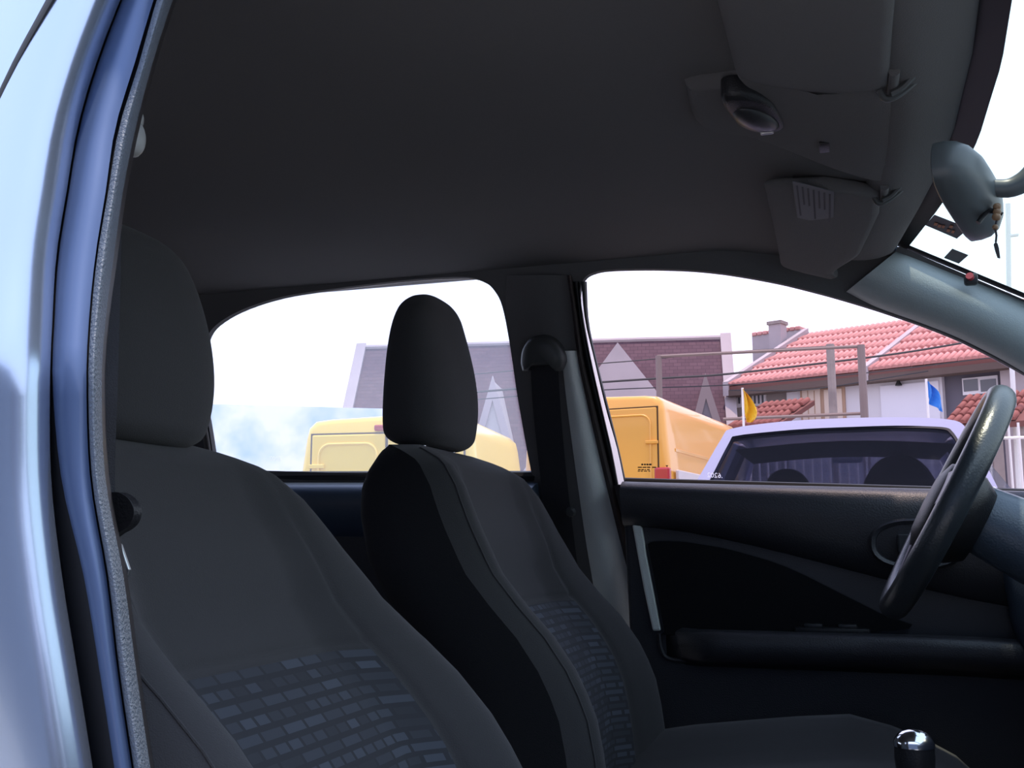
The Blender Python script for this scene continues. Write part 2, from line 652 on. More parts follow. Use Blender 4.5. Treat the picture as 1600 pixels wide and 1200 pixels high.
c1 = Rb
c2 = sh(Rb, [(430, 7), (700, 12), (1010, 10)])
ribbon('weatherstrip', c1, c2, YB, S, M['seal_brown'], tr2, offL=.006, offR=.006, bulge=.010, back=.015)
d1 = empty('door_1', (.6, .70, .3))
tag(d1, 'dark front door panel beside the steering wheel', 'door', kind='structure')
c3 = [(440, 905), (500, 911), (560, 923), (640, 941), (700, 955), (757, 966)]
c4 = [(440, 908), (500, 914), (560, 928), (640, 947), (700, 964), (757, 976)]
YF = frange(440, 758, 18)
ribbon('frame_strip', c3, c4, YF, S, mat('pale silver door frame', (.75, .72, .70), .4), d1, offL=-.017, offR=-.050, bulge=0, back=.012)
ribbon('glass_channel', c4, [(440, 917), (500, 920), (560, 932), (640, 952), (700, 967), (757, 979)], YF, S, M['rubber'], d1, offL=.012, offR=.004, bulge=.004, back=.014)
ribbon('inner_seal', c2, c3, YF, S, M['rubber'], d1, offL=.004, offR=.004, bulge=.006, back=.012)
# dark surround of the rear side window's front edge
# ---- far front door panel
belt = lambda x: 1.011 - .047 * (x - .1)
PROF = [(.706, .000), (.690, .004), (.672, .002), (.658, -.008), (.650, -.024), (.650, -.050), (.656, -.085), (.668, -.12), (.69, -.13), (.706, -.13)]
secs = [[Vector((x, y, belt(x) + dz * lerp(.62, 1.5, smooth(.1, .85, x)))) for y, dz in PROF] for x in frange(.105, 1.2, 20)]
loft('upper_roll', secs, M['door_trim'], d1, angle=50)
tube('belt_moulding', [Vector((x, .698, belt(x) + .004)) for x in frange(.105, 1.2, 10)], .006, M['rubber'], d1, n=8)
slab('panel', [[Vector((.125, .705, .30)), Vector((1.2, .705, .30)), Vector((1.2, .705, .94)), Vector((.105, .705, .95))]], (0, -.025, 0), M['door_trim'], d1, bev=.006)
ins = [(1014, 850), (1024, 846), (1060, 846), (1100, 851), (1150, 861), (1230, 886), (1320, 930), (1375, 958), (1420, 982), (1200, 990), (1050, 992), (1040, 985)]
slab('fabric_insert', [[PY(a, b, .682) for a, b in cr(ins, 3)]], (0, -.012, 0), mat('black door cloth', (.012, .012, .014), .95, spec=.1, bump=.5, bscale=700), d1, bev=.004)
slab('edge_strip', [[PY(a, b, .682) for a, b in [(990, 820), (1004, 822), (1012, 870), (1024, 930), (1034, 985), (1022, 985), (1008, 920), (998, 865)]]], (0, -.014, 0), M['grey_trim'], d1, bev=.003)
# armrest
secs = []
for x in frange(.175, 1.0, 24):
    w = .055 * smooth(.175, .26, x) + .018
    zt = .752 - .012 * smooth(.6, 1., x)
    secs.append([Vector((x, .70, zt)), Vector((x, .70 - w * .8, zt + .004)), Vector((x, .70 - w, zt - .004)), Vector((x, .70 - w * 1.05, zt - .02)), Vector((x, .70 - w, zt - .045)), Vector((x, .70 - w * .5, zt - .06)), Vector((x, .70, zt - .062))])
arm = loft('armrest', secs, M['door_trim'], d1, angle=60)
sw = PY(1300, 984, .66)
bevel_box('switch_panel', (sw.x, .668, .757), (.12, .035, .012), M['plastic'], arm, bev=.004)
for k in range(2):
    bevel_box('window_switch', (sw.x - .03 + .055 * k, .665, .765), (.03, .018, .007), M['lens'], arm, bev=.002)
# pocket lip
tube('pocket_lip', [PY(a, b, .675) for a, b in cr([(1030, 990), (1034, 1015), (1048, 1030), (1100, 1033), (1200, 1033), (1290, 1034), (1312, 1046)], 5)], .004, M['door_trim'], d1, n=8)
# inner handle with oval bowl
hc = PY(1432, 850, .655)


def oval(c, rx, rz, y, n=32, p=2.4):
    out = []
    for k in range(n):
        a = 2 * math.pi * k / n
        ca, sa = math.cos(a), math.sin(a)
        out.append(Vector((c.x + rx * math.copysign(abs(ca) ** (2 / p), ca), y, c.z + rz * math.copysign(abs(sa) ** (2 / p), sa))))
    return out


bz = loft('handle_bezel', [oval(hc, .074, .042, .668), oval(hc, .074, .042, .650), oval(hc, .070, .038, .645), oval(hc, .064, .033, .648), oval(hc, .060, .030, .664), oval(hc, .02, .01, .668)], M['door_trim'], d1, angle=35)
lv = [Vector((hc.x - .03, .650, hc.z + .016)), Vector((hc.x - .03, .650, hc.z - .012)), Vector((hc.x - .026, .648, hc.z - .018)), Vector((hc.x + .03, .648, hc.z - .018)), Vector((hc.x + .035, .650, hc.z + .016))]
slab('handle_lever', [lv], (0, -.008, 0), M['lens'], bz, bev=.003)
slab('lever_edge', [[Vector((hc.x - .014, .650, hc.z - .006)), Vector((hc.x + .016, .650, hc.z - .004)), Vector((hc.x + .018, .650, hc.z - .014)), Vector((hc.x - .008, .650, hc.z - .015))]], (0, -.011, 0), M['chrome'], bz, bev=.003)
slab('lock_flag', [[Vector((hc.x + .004, .648, hc.z + .010)), Vector((hc.x + .012, .648, hc.z + .010)), Vector((hc.x + .012, .648, hc.z - .002)), Vector((hc.x + .004, .648, hc.z - .002))]], (0, -.010, 0), mat('orange lock mark', (.7, .22, .03), .5), bz, bev=.001)

# ---- far rear door
d2 = empty('door_2', (-.4, .70, .3))
tag(d2, 'dark rear door panel behind the driver seat with a pale top edge', 'door', kind='structure')
b2 = lambda x: 1.022 - .020 * (x + .07)
PR2 = [(.706, -.004), (.698, -.006), (.684, -.010), (.668, -.014), (.652, -.020), (.645, -.034), (.648, -.055), (.66, -.10), (.69, -.13), (.706, -.13)]
secs = [[Vector((x, y, b2(x) + dz)) for y, dz in PR2] for x in frange(-.85, -.06, 16)]
loft('upper_roll', secs, mat('blue grey door top', (.07, .10, .15), .4, spec=.6), d2, angle=50)
tube('belt_moulding', [Vector((x, .700, b2(x) + .004)) for x in frange(-.85, -.06, 10)], .011, M['rubber'], d2, n=8)
slab('panel', [[Vector((-.95, .705, .30)), Vector((-.06, .705, .30)), Vector((-.06, .705, .97)), Vector((-.95, .705, .98))]], (0, -.03, 0), M['door_trim'], d2, bev=.006)
slab('armrest', [[Vector((-.8, .68, .70)), Vector((-.2, .68, .70)), Vector((-.2, .68, .76)), Vector((-.8, .68, .78))]], (0, -.05, 0), M['door_trim'], d2, bev=.015)
ribbon('rear_frame', [(520, 306), (600, 300), (640, 308), (690, 318), (733, 322)], [(520, 318), (600, 312), (640, 319), (690, 328), (733, 333)], frange(524, 733, 12), S, mat('brown grey window frame', (.10, .085, .075), .5), d2, offL=.006, offR=.002, bulge=.004)

# ---- near body side behind the open door: wall, rear door skin, pillar
near_out = [Vector((-1.9, -(.98 - .28 * z), z)) for z in (zb, 1.30)] + [Vector((-1.0, -(.98 - .28 * 1.4), 1.4)), Vector((-.07, -(.98 - .28 * 1.4), 1.4)), Vector((-.06, -(.98 - .28 * zb), zb))]
near_out = [p + Vector((0, .02, 0)) for p in near_out]
mirr = [Vector((p.x - .03, -p.y + .02, p.z)) for p in wr]
wall_r = slab('wall_right', [near_out, mirr], (0, -.012, 0), M['liner'])
tag(wall_r, 'dark inner body side over the near rear door', 'wall', kind='structure')
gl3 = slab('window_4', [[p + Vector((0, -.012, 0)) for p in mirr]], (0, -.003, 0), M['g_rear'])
tag(gl3, 'rear side window on the open door side', 'window', kind='structure')
# passenger side middle pillar strips, listed as px at image heights
YN = frange(-260, 1420, 43)
E0 = [(-260, 330), (-100, 232), (0, 188), (100, 150), (200, 121), (300, 104), (400, 88), (500, 82), (600, 78), (750, 80), (900, 97), (1050, 121), (1200, 145), (1420, 178)]      # edge of painted rear door
E1 = [(-260, 372), (-100, 276), (0, 240), (100, 210), (200, 180), (300, 165), (400, 149), (500, 139), (600, 135), (750, 141), (900, 166), (1050, 184), (1200, 206), (1420, 238)]   # end of jamb strip
E2 = [(-260, 376), (-100, 281), (0, 245), (100, 217), (200, 186), (300, 169), (400, 152), (500, 142), (600, 138), (750, 144), (900, 169), (1050, 187), (1200, 209), (1420, 241)]
E3 = [(-260, 405), (-100, 308), (0, 270), (100, 238), (200, 212), (300, 192), (400, 178), (500, 165), (600, 159), (750, 165), (900, 193), (1050, 213), (1200, 235), (1420, 268)]   # end of seal
tr3 = empty('trim_3', (.1, -.74, .5))
tag(tr3, 'silver blue middle pillar with rubber door seal at the open doorway', 'pillar', kind='structure')
Em = [(y, lerp(interp(E0, y), interp(E1, y), lerp(.06, .55, smooth(550, 1000, y)))) for y, x in E0]
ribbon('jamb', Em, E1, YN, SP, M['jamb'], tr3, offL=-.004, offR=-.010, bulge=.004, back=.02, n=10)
ribbon('gap_seal', E0, Em, YN, SP, M['rubber'], tr3, offL=-.012, offR=-.006, bulge=.001, back=.02, n=6)
ribbon('groove', E1, E2, YN, SP, M['black'], tr3, offL=-.014, offR=-.014, back=.01, n=3)
ribbon('door_seal', E2, E3, YN, SP, M['seal'], tr3, offL=-.010, offR=-.030, bulge=.010, back=.02, n=10)
E4 = [(y, x + 6) for y, x in E3]
ribbon('inner_cover', E3, E4, YN, SP, M['plastic'], tr3, offL=-.030, offR=-.075, bulge=0, back=.02, n=6)
# painted rear door: window frame above, skin below, rounded into the edge
d3 = empty('door_3', (-.4, -.76, .3))
tag(d3, 'silver blue rear door edge outside the open doorway', 'door', kind='structure')


def door_prof(t):      # t=1 at the edge, 0 far left
    return .030 * (1 - t ** 9) + .006 * math.sin(math.pi * t)


Lx = [(y, x - lerp(330, 480, smooth(150, 520, y))) for y, x in E0]
def SPC(px, py, off=0.0):
    p = SP(px, py, off)
    if p.z > 1.365:
        p = Vector((p.x, -.98 + .28 * 1.365 - off, 1.365))
    return p


ribbon('painted_skin', Lx, E0, YN, SPC, M['paint'], d3, offL=0, offR=0, back=.02, n=22, prof=door_prof)
ribbon('window_seal', [(-260, 200), (-100, 118), (0, 62), (110, 2), (250, -60)], [(-260, 232), (-100, 150), (0, 94), (110, 32), (250, -34)], frange(-200, 230, 14), SP, M['rubber'], d3, offL=.030, offR=.030, bulge=.006, back=.02)
bevel_box('lower_skin', (-.42, -.82, .50), (.80, .05, .62), M['paint'], d3, bev=.02)
slab('panel', [[Vector((-.95, -.69, .30)), Vector((.0, -.69, .30)), Vector((.0, -.69, .97)), Vector((-.95, -.69, .98))]], (0, .03, 0), M['door_trim'], d3, bev=.006)

# ---- the opened near front door, swung out ahead of the doorway
d4 = empty('door_4', (1.16, -.80, .3))
tag(d4, 'opened front door swung out beside the windscreen pillar', 'door', kind='structure')
du = Vector((.10, -.995, 0))
dn4 = Vector((.995, .10, 0))
dq = lambda a, z, o=0: Vector((1.14, -.76, 0)) + du * a + dn4 * o + Vector((0, 0, z))
slab('inner_panel', [[dq(0, .32), dq(1.02, .34), dq(1.05, .7), dq(1.03, .98), dq(0, .95)]], dn4 * .05, M['door_trim'], d4, bev=.01)
slab('outer_skin', [[dq(0, .30, .05), dq(1.04, .32, .05), dq(1.07, .7, .05), dq(1.05, 1.0, .05), dq(0, .97, .05)]], dn4 * .05, M['paint'], d4, bev=.015)
tube('window_frame', [dq(-.0, .97, .04), dq(.45, 1.25, .0), dq(.72, 1.36, -.02), dq(.92, 1.37, -.02), dq(.98, 1.3, -.01), dq(1.03, .98, .04)], .024, M['rubber'], d4, n=8)
slab('glass', [[dq(.02, .97, .05), dq(.45, 1.24, .02), dq(.72, 1.35, .0), dq(.92, 1.36, .0), dq(.97, 1.3, .0), dq(1.02, .98, .05)]], dn4 * .004, M['g_front'], d4)
slab('mirror_sail', [[dq(-.02, .94, .02), dq(.34, .97, .02), dq(.34, 1.17, .0), dq(.0, .98, .02)]], dn4 * .03, M['plastic'], d4, bev=.006)
bevel_box('wing_mirror', dq(.16, 1.08, .14), (.10, .20, .13), M['plastic'], d4, bev=.03, seg=3)
slab('armrest', [[dq(.2, .68, -.05), dq(.85, .70, -.05), dq(.85, .75, -.05), dq(.2, .74, -.05)]], dn4 * .05, M['door_trim'], d4, bev=.012)

# ---- rest of the shell
fl = slab('floor', [[Vector((-1.9, -.72, .30)), Vector((1.35, -.72, .30)), Vector((1.35, .72, .30)), Vector((-1.9, .72, .30))]], (0, 0, -.06), M['carpet'])
tag(fl, 'dark carpeted car floor', 'floor', kind='structure')
secs = [[Vector((1.36, y, .24)), Vector((1.40, y, .24)), Vector((1.40, y, .99)), Vector((1.36, y, .99))] for y in (-.75, .75)]
wf_ = loft('wall_front', secs, M['plastic'], angle=20)
secs = []
for x, w, z in ((1.36, .76, .985), (1.5, .76, .985), (1.8, .74, .955), (2.05, .70, .91), (2.2, .62, .84), (2.26, .55, .72)):
    secs.append([Vector((x, w * t, z - .10 * abs(t) ** 3 + .01)) for t in frange(-1, 1, 21)] + [Vector((x, w * t, z - .14)) for t in frange(1, -1, 5)])
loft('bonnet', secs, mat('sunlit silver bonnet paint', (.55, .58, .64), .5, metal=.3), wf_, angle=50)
tag(wf_, 'dark bulkhead under the windscreen', 'wall', kind='structure')
back_out = [Vector((-1.62, -.70, .24)), Vector((-1.62, .70, .24)), Vector((-1.72, .68, 1.0)), Vector((-1.85, .58, 1.36)), Vector((-1.85, -.58, 1.36)), Vector((-1.72, -.68, 1.0))]
back_hole = [Vector((-1.735, -.56, 1.04)), Vector((-1.735, .56, 1.04)), Vector((-1.83, .50, 1.31)), Vector((-1.83, -.50, 1.31))]
wb = slab('wall_back', [back_out, back_hole], (-.03, 0, 0), M['liner'])
tag(wb, 'dark tail of the cabin with the rear window opening', 'wall', kind='structure')
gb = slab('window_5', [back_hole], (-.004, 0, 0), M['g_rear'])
tag(gb, 'rear window glass of the car', 'window', kind='structure')
tube('roof_rail', [Vector((x, -.622, zceil(x, .6) - .006)) for x in frange(-1.8, .57, 30)], .024, M['rubber'], ceil_o, n=14)
grid('roof_skin', lambda x, t: Vector((lerp(-1.92, xhdr(t * .64) + .012, x), t * .640, lerp(1.475, zhdr(t * .64) + .035, smooth(.85, 1, x)) - .045 * abs(t) ** 6 - .11 * smooth(.32, 0, x))), frange(0, 1, 30), frange(-1, 1, 31), M['paint'], ceil_o)
secs = []
for k in range(14):
    t = k / 13
    x = lerp(.57, 1.28, t)
    c = Vector((x, -lerp(.61, .69, t), WSZ + WSK * (x - WS0) - .01))
    secs.append([c + Vector((a, b, d)) for a, b, d in ((-.05, .0, -.02), (.0, .03, .0), (.05, .0, .02), (.0, -.03, 0))])
ap2 = loft('trim_4', secs, M['apillar'], angle=80)
tag(ap2, 'grey windscreen pillar at the open doorway', 'pillar', kind='structure')

# ================================================================== FRONT SEATS
XR = [(1.047, -.112), (1.036, -.082), (1.026, -.060), (1.015, -.040), (.98, -.014), (.92, .016), (.86, .050), (.82, .084), (.78, .122), (.73, .158), (.68, .178), (.62, .190), (.55, .195), (.46, .195)]
XB = [(1.047, -.160), (1.036, -.172), (1.026, -.178), (.99, -.196), (.944, -.194), (.88, -.178), (.83, -.15), (.75, -.09), (.65, -.04), (.46, .02)]
HW = [(1.047, .130), (1.036, .160), (1.026, .176), (1.01, .194), (.985, .208), (.95, .222), (.88, .236), (.75, .243), (.6, .243), (.46, .235)]


def make_seat(yc, dx0, label, dz_head, dx_head, dz=0, squash=1, lean=0, hs=1.05):
    def MP(v):      # seat setting: height, recline
        z = v.z + dz
        if z > .80:
            z = .80 + (z - .80) * squash
        return Vector((v.x + lean * (.80 - v.z) / .25, v.y, z))
    dx = dx0
    root = empty('front_seat', (.35 + dx, yc, .30))
    tag(root, label, 'car seat', 'front seats of the car')

    def xf(y, z):
        w, xr = interp(HW, z), interp(XR, z)
        yr = w * .86
        a = abs(y)
        conc = .030 * smooth(1.04, .96, z) + .040 * smooth(.93, .80, z)
        x = xr - conc * (1 - smooth(.11, yr, a))
        if a > yr:
            s = (a - yr) / (w - yr)
            x -= .040 * s ** 2.2
        if z < 1.03:
            x -= .0045 * math.exp(-((a - .158) / .004) ** 2)
        if a < .158:
            x -= .004 * math.exp(-((z - .815) / .004) ** 2)
        return x + dx

    zs = [.46, .50, .55, .60, .64, .68, .71, .74, .76, .78, .795, .805, .809, .812, .815, .818, .821, .826, .84, .86, .88, .90, .92, .94, .96, .98, 1.0, 1.01, 1.02, 1.03, 1.037, 1.0395, 1.042, 1.045, 1.047]
    yy = sorted(set([round(v, 4) for v in frange(-1, 1, 61)] + [s * v for s in (-1, 1) for v in (.63, .645, .655, .67, .685)]))
    front, back = [], []
    for z in zs:
        w = interp(HW, z)
        front.append([MP(Vector((xf(t * w, z), yc + t * w, z))) for t in yy])
        xb = interp(XB, z) + dx
        xe = xf(w, z)
        B = []
        for k in range(25):                    # from +w round the back to -w
            a = math.pi * k / 24
            ca, sa = math.cos(a), math.sin(a)
            B.append(Vector((xe - (xe - xb) * max(0, sa) ** .55, yc + w * math.copysign(abs(ca) ** .45, ca), z)))
        back.append([MP(v) for v in B])
    loft('backrest', front, M['seat'], root, closed=False, angle=180)
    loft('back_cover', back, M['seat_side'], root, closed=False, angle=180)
    iz = [.46, .5, .55, .6, .65, .69, .72, .75, .77, .79, .80, .808]
    grid('patterned_insert', lambda z, y: MP(Vector((xf(y, z) + .0025, yc + y, z))), iz, frange(-.151, .151, 25), M['insert'], root)
    for s in (-1, 1):
        tube('piping', [MP(Vector((xf(s * interp(HW, z) * .93, z) + .001, yc + s * interp(HW, z) * .93, z))) for z in zs if z > .5 and z < 1.04], .0012, M['seat'], root, n=6)
    # headrest
    hr = []
    HT = [(0, .075), (.006, .098), (.016, .111), (.04, .120), (.08, .124), (.12, .123), (.15, .119), (.175, .112), (.195, .102), (.212, .088), (.225, .070), (.233, .050), (.236, .020)]
    HT = [(0, .060)] + [(p[0], max(.01, p[1])) for p in cr(HT, 4)]
    for h, hw in HT:
        z = 1.050 + h * hs + dz_head
        f = lerp(-.086, -.112, smooth(.04, .236, h)) + .010 * math.sin(math.pi * h / .236)
        b = lerp(-.186, -.166, h / .236)
        sq = (.30 + .70 * math.sqrt(1 - (1 - max(0, min(1, h / .022))) ** 2)) * (.22 + .78 * math.sqrt(1 - (1 - max(0, min(1, (.236 - h) / .030))) ** 2))
        cx, rx = (f + b) / 2 + dx + dx_head, (f - b) / 2 * sq
        L = []
        for k in range(40):
            a = 2 * math.pi * k / 40
            ca, sa = math.cos(a), math.sin(a)
            x = rx * math.copysign(abs(ca) ** .62, ca)
            y = hw * math.copysign(abs(sa) ** .62, sa)
            L.append(Vector((cx + x - .012 * (abs(y) / .12) ** 2, yc + y, z)))
        hr.append(L)
    he = loft('headrest', hr, M['seat'], root, angle=180)
    for s in (-1, 1):
        p = Vector((-.130 + dx + dx_head, yc + s * .062, 1.02))
        tube('post', [p, p + Vector((.002, 0, .06 + dz_head))], .006, M['chrome'], he, n=10)
        bevel_box('post_collar', p + Vector((0, 0, .044)), (.026, .034, .014), M['plastic'], he, bev=.004)
    # cushion with raised side bolsters
    ZC = [(.06, .51), (.12, .53), (.2, .55), (.35, .570), (.48, .586), (.58, .588), (.64, .575), (.675, .54), (.69, .50)]
    secs = []
    for x in (.06, .10, .16, .24, .32, .40, .48, .54, .59, .63, .66, .68, .69):
        zt = interp(ZC, x)
        top = []
        for t in frange(-1, 1, 25):
            a = abs(t)
            z = zt + .055 * smooth(.45, .80, a) * smooth(.69, .45, x) - .09 * smooth(.84, 1.0, a) ** 1.5
            top.append(Vector((x + dx, yc + t * .255, z)))
        bot = [Vector((x + dx, yc + t * .235, .44)) for t in frange(1, -1, 9)]
        secs.append(top + bot)
    loft('cushion', secs, M['seat'], root, angle=60)
    secs = [[Vector((x + dx, yc + sy * .235, z)) for sy, z in ((-1, .33), (1, .33), (1, .46), (-1, .46))] for x in (.02, .62)]
    loft('seat_base', secs, M['plastic'], root, angle=20)
    for s in (-1, 1):
        bevel_box('rail', (.32 + dx, yc + s * .2, .322), (.7, .04, .044), M['plastic'], root, bev=.004)
    bevel_box('recline_cover', (.09 + dx, yc - math.copysign(.245, -yc) if False else yc + math.copysign(.248, yc), .52), (.16, .03, .14), M['plastic'], root, bev=.012)
    return root


make_seat(.36, 0, 'charcoal driver seat with raised headrest behind the steering wheel', 0, 0)
make_seat(-.36, -.02, 'near passenger seat with patterned backrest insert and low headrest', -.056, -.010, dz=-.012, squash=.88, lean=.045, hs=.90)

# ---- rear bench
rb = empty('rear_bench', (-.95, 0, .30))
tag(rb, 'dark rear bench seat behind the front seats', 'bench')
secs = []
for y in frange(-.64, .64, 17):
    e = 1 - .12 * (abs(y) / .64) ** 6
    secs.append([Vector((-1.30, y, .42)), Vector((-1.42, y, .98 * e)), Vector((-1.36, y, 1.0 * e)), Vector((-1.28, y, .97 * e)), Vector((-1.18, y, .75)), Vector((-1.12, y, .55)), Vector((-1.12, y, .42))])
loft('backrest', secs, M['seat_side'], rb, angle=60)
secs = []
for y in frange(-.64, .64, 17):
    secs.append([Vector((-1.15, y, .305)), Vector((-1.15, y, .55)), Vector((-.9, y, .57)), Vector((-.68, y, .58)), Vector((-.62, y, .55)), Vector((-.62, y, .42)), Vector((-.66, y, .305))])
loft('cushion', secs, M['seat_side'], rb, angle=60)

# ================================================================== SEAT BELTS
# far belt on the middle pillar
b1 = empty('seat_belt', S(850, 560, .03))
tag(b1, 'dark belt on the far middle pillar with grey shoulder anchor', 'seat belt')
an = S(850, 552, .022)
ex, ez, en = Vector((1, 0, 0)), Vector((0, -.27, .963)), Vector((0, -.963, -.27))
OUT = [(-.040, -.030), (-.042, -.012), (-.036, .012), (-.020, .030), (.004, .034), (.024, .026), (.040, .004), (.044, -.014), (.036, -.030), (.026, -.034), (.020, -.022), (-.022, -.022), (-.028, -.030)]
o2 = cr([(*p, 0) for p in OUT + [OUT[0]]], 4)[:-1]
c0 = Vector((0, 0, 0))
secs = []
for s, h in ((1, -.004), (1, .010), (.95, .018), (.82, .025), (.55, .029), (.1, .030)):
    secs.append([an + ex * (p.x * s) + ez * (p.y * s + (1 - s) * .004) + en * h for p in o2])
loft('anchor_cover', secs, M['anchor_dark'], b1, angle=60)
ribbon('webbing', [(570, 829), (640, 833), (760, 846), (880, 862), (960, 874)], [(570, 872), (640, 876), (760, 887), (880, 902), (960, 912)], frange(570, 960, 16), lambda a, b, o=0: S(a, b, o), M['web'], b1, offL=.030, offR=.036, back=.002, n=4)
st = S(892, 800, .042)
tube('stop_button', [st, st + en * .008], [.010, .007], M['anchor_dark'], b1)

# near belt beside the passenger seat
b2_ = empty('seat_belt', SP(190, 500, -.08))
tag(b2_, 'near seat belt hanging by the door seal with light grey anchor', 'seat belt')
ribbon('webbing', [(150, 172), (300, 165), (450, 150), (600, 140), (790, 142), (1000, 165), (1250, 205)], [(150, 196), (300, 191), (450, 188), (600, 184), (790, 180), (1000, 196), (1250, 222)], frange(160, 1000, 24), SP, M['web'], b2_, offL=-.072, offR=-.086, back=.002, n=4)
ac = SP(203, 216, -.085)
fx = Vector((1, 0, 0))
secs = []
for t in frange(-1, 1, 13):
    r = math.sqrt(max(0, 1 - t * t)) ** .8 + .02
    secs.append([ac + Vector((.011 * r * math.cos(2 * math.pi * k / 16), .012 * r * math.sin(2 * math.pi * k / 16), .015 * t)) for k in range(16)])
anc = loft('anchor_cover', secs, M['anchor_light'], b2_, angle=180)
ac2 = SP(207, 184, -.085)
secs = []
for t in frange(-1, 1, 9):
    r = math.sqrt(max(0, 1 - t * t)) ** .8 + .02
    secs.append([ac2 + Vector((.007 * r * math.cos(2 * math.pi * k / 14), .010 * r * math.sin(2 * math.pi * k / 14), .010 * t)) for k in range(14)])
loft('anchor_cap', secs, M['anchor_light'], anc, angle=180)
tg = [(168, 770), (184, 769), (200, 778), (209, 795), (207, 812), (198, 824), (184, 832), (170, 835)]
tn = slab('tongue_grip', [[SP(a, b, -.080) for a, b in cr(tg + [tg[0]], 3)[:-1]]], (0, .008, 0), M['plastic'], b2_, bev=.004, smooth_=True)
slab('tongue_plate', [[SP(a, b, -.084) for a, b in [(180, 848), (187, 849), (201, 890), (199, 900), (190, 903), (180, 880)]]], (0, .003, 0), M['steel'], tn, bev=.001)

# ================================================================== SUN VISORS, ROOF LAMP
def visor(y0, y1, clip_y, label):
    r = empty('sun_visor', (.48, (y0 + y1) / 2, 1.385))
    tag(r, label, 'sun visor', 'sun visors under the front of the headliner')
    yi, yo = (y0, y1) if abs(y0) < abs(y1) else (y1, y0)
    sg = 1 if yo > yi else -1
    # outline in plan: long rounded plate; front edge thick (rod), rear edge thin
    secs = []
    N = 72
    for k in range(N + 1):
        t = k / N
        y = lerp(yi, yo, t)
        q_ = min(1, (1 - abs(2 * t - 1)) * 9)
        e = max(.12, math.sqrt(1 - (1 - q_) ** 2))
        xa, xb = lerp(.555, .405, .5 - .5 * e), lerp(.405, .555, .5 - .5 * e)
        xa = max(xb + .012, min(xa, xhdr(y) - .065) - .03 * smooth(.7, 1, t) * e)
        ring = []
        for q in range(14):
            a = 2 * math.pi * q / 14
            ca, sa = math.cos(a), math.sin(a)
            x = (xa + xb) / 2 + (xa - xb) / 2 * math.copysign(abs(ca) ** .35, ca)
            th = lerp(.006, .011, max(0, min(1, (x - xb) / (xa - xb))))
            zc = 1.391 - .20 * (x - .405) - .03 * (abs(y) / .57) ** 4
            ring.append(Vector((x, y, zc + th * math.copysign(abs(sa) ** .7, sa))))
        secs.append(ring)
    loft('plate', secs, M['liner'], r, angle=70)
    zc_ = 1.358
    tube('rod', [Vector((.559, yi - sg * .012, zc_ + .0)), Vector((.559, yi + sg * .05, zc_))], .0055, M['liner'], r, n=10)
    # clip: little loop reaching forward and up to the headliner
    P = [Vector((.556, clip_y - .006, zc_ - .010)), Vector((.568, clip_y - .006, zc_ - .004)), Vector((.585, clip_y - .009, zc_ + .012)), Vector((.594, clip_y - .004, zc_ + .022)), Vector((.594, clip_y + .006, zc_ + .022)), Vector((.585, clip_y + .009, zc_ + .010)), Vector((.566, clip_y + .006, zc_ - .006)), Vector((.552, clip_y + .003, zc_ - .011)), Vector((.546, clip_y, zc_ - .002))]
    tube('clip', cr(P, 4), .0035, M['anchor_dark'], r, n=8)
    return r


v1 = visor(.205, .575, .226, 'sun visor above the steering wheel carrying a grey label')
v2 = visor(-.105, -.56, -.118, 'sun visor on the open door side without a label')
lab = [hit(a, b, (.20, 0, 1), 1.391 + .20 * .405 - .0118) for a, b in ((1238, 283), (1303, 300), (1302, 353), (1246, 340))]
lb = slab('warning_label', [lab], (0, 0, .001), M['paper'], v1)
for k in range(7):
    t = .1 + .8 * k / 6
    a, b = lab[0].lerp(lab[1], t), lab[3].lerp(lab[2], t)
    p, q = a.lerp(b, .08), a.lerp(b, .55 if k % 3 else .9)
    dn = Vector((.0012, 0, 0))
    slab('print_line', [[p - dn - Vector((0, 0, .0006)), p + dn - Vector((0, 0, .0006)), q + dn - Vector((0, 0, .0006)), q - dn - Vector((0, 0, .0006))]], (0, 0, .0003), M['ink'], lb)

lc = PZ(1176, 172, 1.392)
rl = empty('roof_lamp', lc)
tag(rl, 'small dark roof lamp with glossy lens between the visors', 'lamp')
secs = []
zt = zceil(lc.x, lc.y) - .014
for s, h in ((1, .012), (1, -.006), (.94, -.012), (.80, -.014)):
    secs.append([Vector((lc.x + (.027 + .003 * math.cos(2 * math.pi * k / 32)) * s * math.cos(2 * math.pi * k / 32) + .08 * s * .22 * math.sin(2 * math.pi * k / 32), lc.y + .062 * s * math.copysign(abs(math.sin(2 * math.pi * k / 32)) ** .7, math.sin(2 * math.pi * k / 32)), zt + h)) for k in range(32)])
loft('bezel', secs, M['plastic'], rl, angle=50)
secs = []
for t in frange(0, 1, 6):
    s = math.cos(t * math.pi / 2) + .02
    secs.append([Vector((lc.x + .003 + .020 * s * math.cos(2 * math.pi * k / 24) + .014 * s * math.sin(2 * math.pi * k / 24), lc.y + .010 + .038 * s * math.sin(2 * math.pi * k / 24), zt - .012 - .010 * math.sin(t * math.pi / 2))) for k in range(24)])
loft('lens', secs, M['lens'], rl, angle=180)
bevel_box('switch', (lc.x + .012, lc.y + .050, zt - .014), (.016, .006, .005), M['steel'], rl, bev=.002)

